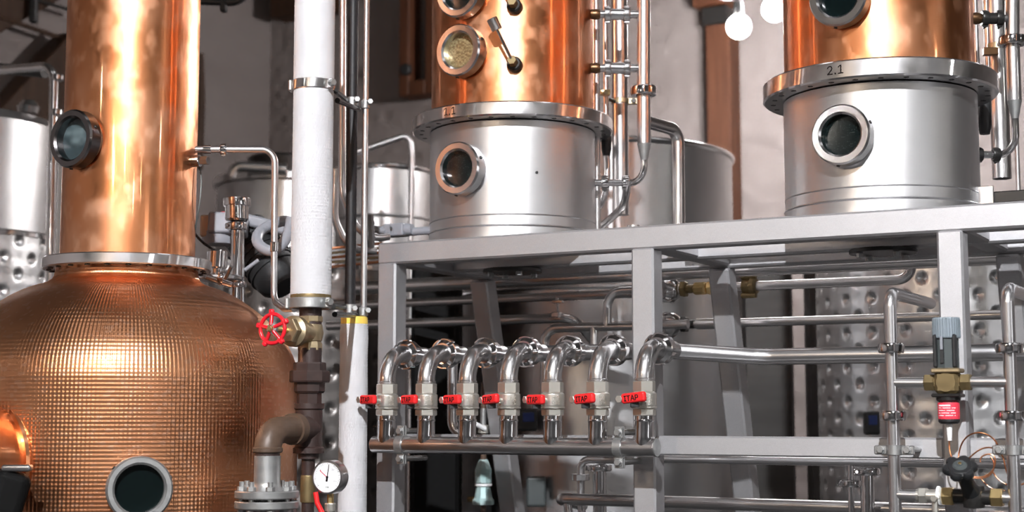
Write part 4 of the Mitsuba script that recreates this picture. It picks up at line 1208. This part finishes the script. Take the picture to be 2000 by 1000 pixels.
def loop_leg(px, pt, sgn, py_top):
    s = sc(px, OL)
    zt = zc(py_top, px, OL)
    V = lambda z: frame_point(s, OL, z)
    part(cl_, "riser", pipe([V(0.9), V(zt), V(zt) + E2 * 0.30], RL, 0.026, 26), "bright_tube")
    for py in (680, 812):
        part(cl_, "clamp", clamp(V(zc(py, px, OL)), (0, 0, 1), 0.0225, 0.0165, (0.1, -1, 0)), "polished_steel")
    return V


VL = loop_leg(1741, 0, 1, 571)
VR = loop_leg(1972, 0, 1, 562)
sL, sR = sc(1741, OL), sc(1972, OL)
s_a, s_b = sc(1812, OL), sc(1891, OL)
for z in (zb1, zb2):
    part(cl_, "branch", sweep([frame_point(sL, OL, z), frame_point(s_a, OL, z)], RL * 0.88, 22), "bright_tube")
    part(cl_, "branch", sweep([frame_point(s_b, OL, z), frame_point(sR, OL, z)], RL * 0.88, 22), "bright_tube")
for k, px in enumerate((1742, 1974)):
    s = sc(px, OL)
    z = zc(879, px, OL)
    ck = thing("saddle_clamp", ["grey saddle clamp that holds the loop's left riser to the rail", "grey saddle clamp that holds the loop's right riser to the rail"][k], "clamp")
    part(ck, "band", put(ring(RL + 0.0032, RL, 0.017, 0.0008, 40), frame_point(s, OL, z - 0.0085)), "galvanized")
    for sg in (1, -1):
        e = frame_point(s + sg * (RL + 0.012), OL, z)
        part(ck, "ear", put(rbox(0.024, 0.006, 0.016, 0.002), e, RF), "galvanized", False)
        part(ck, "bolt", on_axis(cat(disc(0.0075, 0.002, 0.0004, 24), put(hexa(0.006, 0.005, 0.0008), (0, 0, 0.002))), e - E2 * 0.003, -E2), "galvanized", False)
        part(ck, "spacer", on_axis(disc(0.005, 0.004 - OL - 0.003, 0.0005, 16), e + E2 * 0.003, E2), "galvanized")
# regulator
rg_ = thing("water_regulator", "brass water regulator with a ribbed grey cap and a red label below", "regulator")
c = frame_point(sc(1850, OL), OL, zb1)
part(rg_, "body", cat(put(rbox(0.072, 0.022, 0.020, 0.004), c, RF), put(rbox(0.040, 0.034, 0.040, 0.006), c, RF), put(lathe([(0, -0.012), (0.016, -0.012), (0.016, 0.012), (0, 0.012)], 24), c - E2 * 0.006, axis(-E2))), "old_brass", False, "brass body")
for sg in (-1, 1):
    part(rg_, "hex_end", put(hexa(0.0155, 0.018, 0.002), c + E1 * sg * 0.030 - E1 * 0.009, axis(E1)), "old_brass", False)
up = c + EZ * 0.020
part(rg_, "collar_plate", put(rbox(0.048, 0.044, 0.008, 0.002), up, RF), "bronze", False)
part(rg_, "tower", put(lathe([(0, 0.004), (0.020, 0.004), (0.020, 0.062), (0, 0.062)], 8), up, RF), "dark_grey_plastic", False, "dark plastic tower")
for sg in (-1, 1):
    part(rg_, "guide", put(rbox(0.007, 0.012, 0.056, 0.002), up + E1 * sg * 0.016 - E2 * 0.014 + EZ * 0.033, RF), "black_plastic", False)
part(rg_, "slot", put(rbox(0.006, 0.004, 0.044, 0.0005), up - E2 * 0.0195 - E1 * 0.004 + EZ * 0.034, RF), "black_plastic", False)
part(rg_, "spindle", put(rbox(0.0045, 0.003, 0.022, 0.0005), up - E2 * 0.0225 - E1 * 0.004 + EZ * 0.046, RF), "pale_grey_plastic", False)
ribs = []
n = 64
for j in range(n):
    ribs.append(0.0228 + (0.0007 if j % 2 else 0))
ribs = np.array(ribs)
aa = np.arange(n) * 2 * np.pi / n
rows_ = [(0.055, 0.97), (0.057, 1.0), (0.087, 0.985), (0.090, 0.94)]
cv_ = np.vstack([np.stack([ribs * q * np.cos(aa), ribs * q * np.sin(aa), np.full(n, h)], 1) for h, q in rows_] + [np.array([[0, 0, 0.055], [0, 0, 0.090]])])
cf = []
for i in range(3):
    for j in range(n):
        j2 = (j + 1) % n
        cf += [(i * n + j, i * n + j2, (i + 1) * n + j2), (i * n + j, (i + 1) * n + j2, (i + 1) * n + j)]
for j in range(n):
    cf += [(4 * n, (j + 1) % n, j), (4 * n + 1, 3 * n + j, 3 * n + (j + 1) % n)]
part(rg_, "cap", put((cv_, np.array(cf)), up), "grey_plastic", False, "ribbed grey cap")
dn = c - EZ * 0.020
part(rg_, "lower_collar", put(rbox(0.048, 0.044, 0.006, 0.002), dn - EZ * 0.002, RF), "dark_steel", False)
part(rg_, "bellows", put(lathe([(0, 0), (0.020, 0), (0.020, -0.006), (0.0165, -0.009), (0.0165, -0.012), (0, -0.012)][::-1], 32), dn - EZ * 0.004), "dark_steel")
lab = part(rg_, "label", put(lathe([(0, -0.042), (0.0175, -0.042), (0.0180, -0.040), (0.0180, -0.015), (0.0175, -0.014), (0, -0.014)], 40), dn), "red_label", 35, "red label with white print")
lines = []
for i in range(5):
    for j in range(14):
        if (i * 5 + j * 3) % 7 == 0 and i > 0:
            continue
        a = math.radians(-25) + (j - 7) * 0.125
        hgt = 0.0026 if i == 0 else 0.0013
        if i == 0 and j > 9:
            continue
        lines.append(put(rbox(0.0019, 0.0006, hgt, 0.0001), np.array([0.0181 * math.sin(a), -0.0181 * math.cos(a), -0.019 - i * 0.0042]), axis(EZ, (math.sin(a), -math.cos(a), 0))))
part(lab, "print", put(cat(*lines), dn), "white_paint", False, "rows of small white print")
labels[lab + "__print"]["kind"] = "stuff"
part(rg_, "base_ring", put(lathe([(0, -0.050), (0.014, -0.050), (0.0178, -0.046), (0.0178, -0.042), (0, -0.042)], 32), dn), "black_plastic")
part(rg_, "gland", put(lathe([(0, -0.078), (0.0035, -0.078), (0.0048, -0.060), (0.0055, -0.050), (0, -0.050)], 20), dn), "white_paint", 35, "white gland")
g0 = dn - EZ * 0.076
cp = lambda x, y, o=OL: fp(x, y, o)
ct = thing("capillary_tube", "thin copper capillary tube coiled in loops beside the black knob", "tube")
part(ct, "lead", curve([g0, cp(1855, 880), cp(1861, 897), cp(1872, 905, OL + 0.01)], 0.0013, 8), "copper")
part(ct, "loop", curve([cp(1872, 895), cp(1878, 868), cp(1895, 849, OL - 0.005), cp(1920, 846, OL - 0.005), cp(1940, 857), cp(1950, 875, OL + 0.01)], 0.0013, 8), "copper")
part(ct, "loop", curve([cp(1890, 898), cp(1905, 884), cp(1930, 874, OL + 0.005), cp(1952, 882, OL + 0.01), cp(1962, 905, OL + 0.01), cp(1972, 930, OL + 0.02)], 0.0013, 8), "copper")
part(ct, "loop", curve([cp(1915, 903), cp(1925, 888), cp(1940, 890), cp(1943, 908), cp(1932, 925), cp(1912, 932), cp(1896, 928)], 0.0013, 8), "copper")
part(ct, "loop", curve([cp(1896, 932), cp(1918, 934), cp(1936, 925), cp(1941, 905), cp(1934, 892)], 0.0013, 8), "copper")
part(ct, "loop", curve([cp(1915, 932, OL + 0.02), cp(1925, 945, OL + 0.02), cp(1942, 956, OL + 0.02), cp(1963, 958, OL + 0.02)], 0.0013, 8), "copper")
part(ct, "loop", curve([cp(1938, 918, OL + 0.03), cp(1946, 932, OL + 0.03), cp(1966, 946, OL + 0.03), cp(2010, 936, OL + 0.03)], 0.0013, 8), "copper")
# lower stop valve with black knob
c = frame_point(sc(1893, OL), OL, zb2)
kv = thing("stop_valve", "brass stop valve with a black lobed knob at the bottom right", "valve")
part(kv, "body", cat(put(lathe([(0, -0.020), (0.017, -0.018), (0.020, 0), (0.017, 0.018), (0, 0.020)], 28), c), put(disc(0.013, 0.09, 0.002, 24), c - E1 * 0.045, axis(E1))), "dark_steel")
for sg, off in ((-1, -0.052), (1, 0.028)):
    part(kv, "hex_end", put(hexa(0.0165, 0.020, 0.002), c + E1 * off, axis(E1)), "brass", False, "brass hexagon")
part(kv, "seal_ring", put(disc(0.0165, 0.005, 0.001, 32), c - E1 * 0.060, axis(E1)), "white_paint", 35, "white seal")
kd = np.array([-0.20, -0.62, 0.78]); kd /= np.linalg.norm(kd)
kp = at(1875, 915, c[1] - 0.045)
part(kv, "bonnet", sweep([c, c + (kp - c) * 0.45, c + (kp - c) * 0.97], [0.0165, 0.0125, 0.011], 24), "black_plastic")
lob = [put(disc(0.0225, 0.014, 0.004, 36), (0, 0, 0))]
for j in range(6):
    a = j * math.pi / 3 + 0.2
    lob.append(put(lathe([(0, 0.001), (0.0085, 0.001), (0.0105, 0.004), (0.0105, 0.010), (0.0085, 0.013), (0, 0.013)], 20), (0.0180 * math.cos(a), 0.0180 * math.sin(a), 0)))
kn = part(kv, "knob", put(cat(*lob), kp - kd * 0.007, axis(kd)), "black_plastic", 40, "black lobed knob")
part(kn, "button", put(lathe([(0, 0.014), (0.012, 0.014), (0.010, 0.0165), (0.005, 0.0168), (0.0045, 0.0185), (0, 0.0188)][::-1], 28), kp - kd * 0.007, axis(kd)), "dark_grey_plastic")
part(kn, "screw", put(disc(0.003, 0.002, 0.0004, 12), kp + kd * 0.0105, axis(kd)), "brass")
uj = thing("pipe_union", "nickel union with hexagon nuts left of the black knob valve", "union")
c = frame_point(sc(1822, OL), OL, zb2)
part(uj, "nut", put(hexa(0.0145, 0.014, 0.0015), c - E1 * 0.030, axis(E1)), "nickel_brass", False)
part(uj, "nut", put(hexa(0.0155, 0.018, 0.0015), c + E1 * 0.008, axis(E1)), "nickel_brass", False)
part(uj, "barrel", sweep([c - E1 * 0.034, c + E1 * 0.038], 0.0105, 24), "nickel_brass")
part(uj, "drain_cock", cat(put(hexa(0.006, 0.016, 0.001), c - E2 * 0.010 - EZ * 0.004, axis(-E2)), put(disc(0.005, 0.03, 0.001, 16), c - E2 * 0.016 - EZ * 0.034)), "nickel_brass", False)


# ------------------------------------------------------------------ tanks behind
def tank(px, Y, r, ytop, label, m="tank_steel", rim=True, lid=True, dome=0.0, name="storage_tank", seams=()):
    c = at(px, 700, Y)
    zt = at(px, ytop, Y - r)[2]
    key = thing(name, label, "tank")
    pr = [(0, 0.05), (r, 0.05)]
    for s in seams:
        zs = at(px, s, Y - r)[2]
        pr += [(r, zs - 0.006), (r + 0.004, zs), (r, zs + 0.006)]
    pr += [(r, zt - 0.001), (r * 0.97, zt + dome * 0.5), (0, zt + dome)] if lid else [(r, zt), (r - 0.004, zt), (r - 0.004, zt - 0.5), (0, zt - 0.5)]
    part(key, "shell", put(lathe(pr, 96), (c[0], c[1], 0)), m, 30)
    if rim:
        part(key, "rim", put(trimesh_t(r, 0.009), (c[0], c[1], zt)), "polished_steel")
    part(key, "base", put(disc(r * 0.9, 0.06, 0.005, 48), (c[0], c[1], 0)), "dark_steel")
    return key, c, zt


def trimesh_t(r, q):
    return tm(trimesh.creation.torus(r, q, 96, 12))


def dimpled(px, Y, r, ytop, label, pitch, z0px, plain=None, m="tank_steel", phase=0.0, seed=1):
    """A tank whose cooling jacket is dented in a staggered grid."""
    c = at(px, 700, Y)
    zt = at(px, ytop, Y - r)[2]
    zj = at(px, z0px, Y - r)[2] if plain else zt - 0.03
    key = thing("dimpled_tank", label, "tank")
    na = int(round(2 * np.pi * r / pitch))
    a0 = math.atan2(c[0], c[1])
    span = math.radians(100)
    da = 2 * np.pi / na
    ua = np.linspace(-span, span, 700)
    zv = np.arange(0.35, zj, 0.0045)
    U, Z = np.meshgrid(ua, zv)
    dent = np.zeros_like(U)
    rowh = pitch
    zr = (zj - 0.02 - Z) / rowh
    for half in (0, 0.5):
        fu = (U / da + phase + half) - np.round(U / da + phase + half)
        fz = (zr + half) - np.round(zr + half)
        d2 = (fu * pitch) ** 2 + (fz * rowh) ** 2
        dent += np.exp(-d2 / (2 * (pitch * 0.085) ** 2))
        dent -= 0.25 * np.exp(-d2 / (2 * (pitch * 0.26) ** 2))
    rad = r + 0.004 - 0.0105 * dent
    ang = U - a0
    v = np.stack([c[0] + rad * np.sin(ang), c[1] - rad * np.cos(ang), Z], -1).reshape(-1, 3)
    h, w = U.shape
    i, j = np.meshgrid(np.arange(h - 1), np.arange(w - 1), indexing="ij")
    q = np.stack([i * w + j, i * w + j + 1, (i + 1) * w + j + 1, (i + 1) * w + j], -1).reshape(-1, 4)
    f = np.vstack([q[:, [0, 1, 2]], q[:, [0, 2, 3]]])
    part(key, "jacket", (v, f), m, True, "dimpled cooling jacket")
    part(key, "shell", put(lathe([(0, 0.05), (r - 0.01, 0.05), (r - 0.01, zj), (r - 0.006, zj + 0.01), (r - 0.006, zt), (r * 0.9, zt + 0.03), (0, zt + 0.05)], 72), (c[0], c[1], 0)), "tank_steel", 30)
    part(key, "rim", put(ring(r + 0.008, r - 0.01, 0.02, 0.004, 96), (c[0], c[1], zj - 0.006)), "polished_steel")
    return key, c, zt


tank(1165, 4.42, 0.405, 270, "large open steel tank with a bright rim behind the middle column", rim=True, lid=False, seams=(560,))
dimpled(1850, 4.3, 0.36, 520 - 50, "dimpled steel tank seen through the right bay of the platform", 0.0935, 480, phase=0.12)
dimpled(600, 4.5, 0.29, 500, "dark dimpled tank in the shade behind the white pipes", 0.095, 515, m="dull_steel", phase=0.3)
key, c, zt = dimpled(-105, 4.6, 0.331, 215, "tall dimpled tank at the left edge behind the copper neck", 0.10, 447, plain=True)
part(key, "lid_knob", put(lathe([(0, 0), (0.03, 0), (0.035, 0.02), (0.02, 0.04), (0, 0.04)], 24), at(55, 222, 4.5)), "polished_steel")
key, c, zt = tank(555, 5.6, 0.26, 345, "plain grey tank with a broad rim left of the thick white pipe", seams=())
part(key, "hoop", put(ring(0.275, 0.25, 0.035, 0.005, 96), (c[0], c[1], zt - 0.01)), "pipe_steel")
part(key, "motor_mount", put(disc(0.13, 0.11, 0.01, 40), (c[0] - 0.02, c[1], zt + 0.005)), "dark_steel")
part(key, "flask", put(disc(0.025, 0.08, 0.006, 24), (c[0] + 0.05, c[1] - 0.08, zt + 0.11)), "brushed_steel")
part(key, "outlet", pipe([at(452, 345, 5.3), at(460, 325, 5.3), at(560, 330, 5.3)], 0.02, 0.03, 18), "pipe_steel")
tank(745, 5.0, 0.165, 323, "bright steel tank between the hoses and the middle drum", seams=(420,))
one("arched_pipe", pipe([at(690, 300, 4.74), at(800, 262, 4.74), at(804, 300, 4.74), (at(804, 300, 4.74)[0], 4.74, at(804, 470, 4.74)[2])], 0.010, 0.03, 18), "pipe_steel", "arched pipe rising over the bright tank left of the middle drum", "pipe")
key = thing("conduit_box", "pale grey junction box with conduits left of the middle drum", "junction box")
Yq = 3.42
part(key, "box", put(rounded(0.055, 0.035, 0.030, 0.005), at(775, 450, Yq), RF), "pale_grey_plastic", 40)
for sg in (-1, 1):
    part(key, "gland", on_axis(lathe([(0, 0), (0.015, 0), (0.012, 0.018), (0, 0.018)], 20), at(775, 450, Yq) + E1 * 0.025 * sg, E1 * sg), "pale_grey_plastic")
part(key, "conduit", sweep([at(800, 453, Yq - 0.01), at(842, 450, Yq - 0.03)], 0.0095, 18), "pale_grey_plastic")
part(key, "conduit", sweep([at(755, 452, Yq), at(722, 446, Yq + 0.02)], 0.0085, 18), "pale_grey_plastic")
for j in range(2):
    part(key, "screw", on_axis(disc(0.003, 0.002, 0.0004, 12), at((764, 790)[j], 445, Yq - 0.02), -E2), "dark_grey_plastic")
for (px, py, k) in ((722, 440, 0), (724, 470, 1)):
    key = thing("tube_fitting", ["chromed tube fitting beside the thin tube, level with the junction box", "chromed tube fitting just below the junction box's conduit"][k], "fitting")
    part(key, "body", put(hexa(0.0085, 0.04, 0.001), at(px, py + 14, 3.3)), "polished_steel", False)
    part(key, "nut", put(hexa(0.0105, 0.010, 0.001), at(px, py, 3.3)), "polished_steel", False)

# left wall-side pipes
key = thing("transfer_pipe", "steel pipe with an elbow rising at the far left behind the copper neck", "pipe")
Yp = 4.1
part(key, "tube", pipe([at(-60, 142, Yp + 0.15), at(106, 128, Yp), (at(106, 300, Yp)[0], Yp, at(100, 640, Yp)[2])], 0.0125, 0.05, 20), "polished_steel")
part(key, "coupling", put(disc(0.017, 0.018, 0.003, 24), at(112, 158, Yp - 0.0)), "polished_steel")
part(key, "coupling", put(disc(0.017, 0.018, 0.003, 24), at(110, 226, Yp - 0.0)), "polished_steel")
one("transfer_pipe", sweep([at(-60, 128, Yp + 0.3), at(88, 142, Yp + 0.1)], 0.016, 18), "dark_steel", "dark horizontal pipe crossing the elbow pipe at the far left", "pipe")
one("transfer_pipe", sweep([(at(83, 300, Yp)[0], Yp + 0.2, at(83, 225, Yp)[2]), (at(83, 300, Yp)[0], Yp + 0.2, at(83, 640, Yp)[2])], 0.017, 20), "white_paint", "white upright pipe beside the dimpled tank at the far left", "pipe")


def cabinet(px0, px1, ytop, Y, depth, m, name, label, cat_):
    a, b = at(px0, 700, Y), at(px1, 700, Y)
    zt = at((px0 + px1) / 2, ytop, Y)[2]
    return one(name, put(rbox(b[0] - a[0], depth, zt - 0.0, 0.01), ((a[0] + b[0]) / 2, Y + depth / 2, zt / 2)), m, label, cat_, None, False)


cabinet(1452, 1551, 470, 4.75, 0.3, "plate_steel", "steel_cabinet", "flat grey steel cabinet seen behind the slanted leg of the right bay", "cabinet")
cabinet(1577, 1607, 470, 4.6, 0.05, "plate_steel", "steel_upright", "narrow steel upright left of the dimpled tank in the right bay", "upright")
cabinet(803, 897, 520, 3.95, 0.27, "matt_black", "black_cabinet", "black cabinet behind the left bay of the platform", "cabinet")
upright(797, 1300, 4, 4.1, "pipe_steel", "thin upright pipe right behind the left platform post", 500)
# control boxes on the open tank and the dimpled tank
for k, (px, py, w, h, Y, m) in enumerate([(1029, 820, 40, 44, 4.02, "black_plastic"), (1047, 960, 38, 58, 4.02, "dark_grey_plastic"), (1702, 826, 30, 46, 3.98, "black_plastic")]):
    key = thing("control_box", ["black control box with a blue screen on the open tank", "dark grey rounded box on the open tank, near the bottom edge", "black control box with a blue patch on the dimpled tank"][k], "control box")
    part(key, "box", put(rounded(w * Y / FOC, 0.03, h * Y / FOC, 0.008), at(px, py, Y)), m, 40)
    if k != 1:
        part(key, "screen", put(rbox(w * 0.55 * Y / FOC, 0.004, h * 0.4 * Y / FOC, 0.001), at(px + 3, py - h * 0.12, Y - 0.016)), "blue_plastic", False, "blue screen")
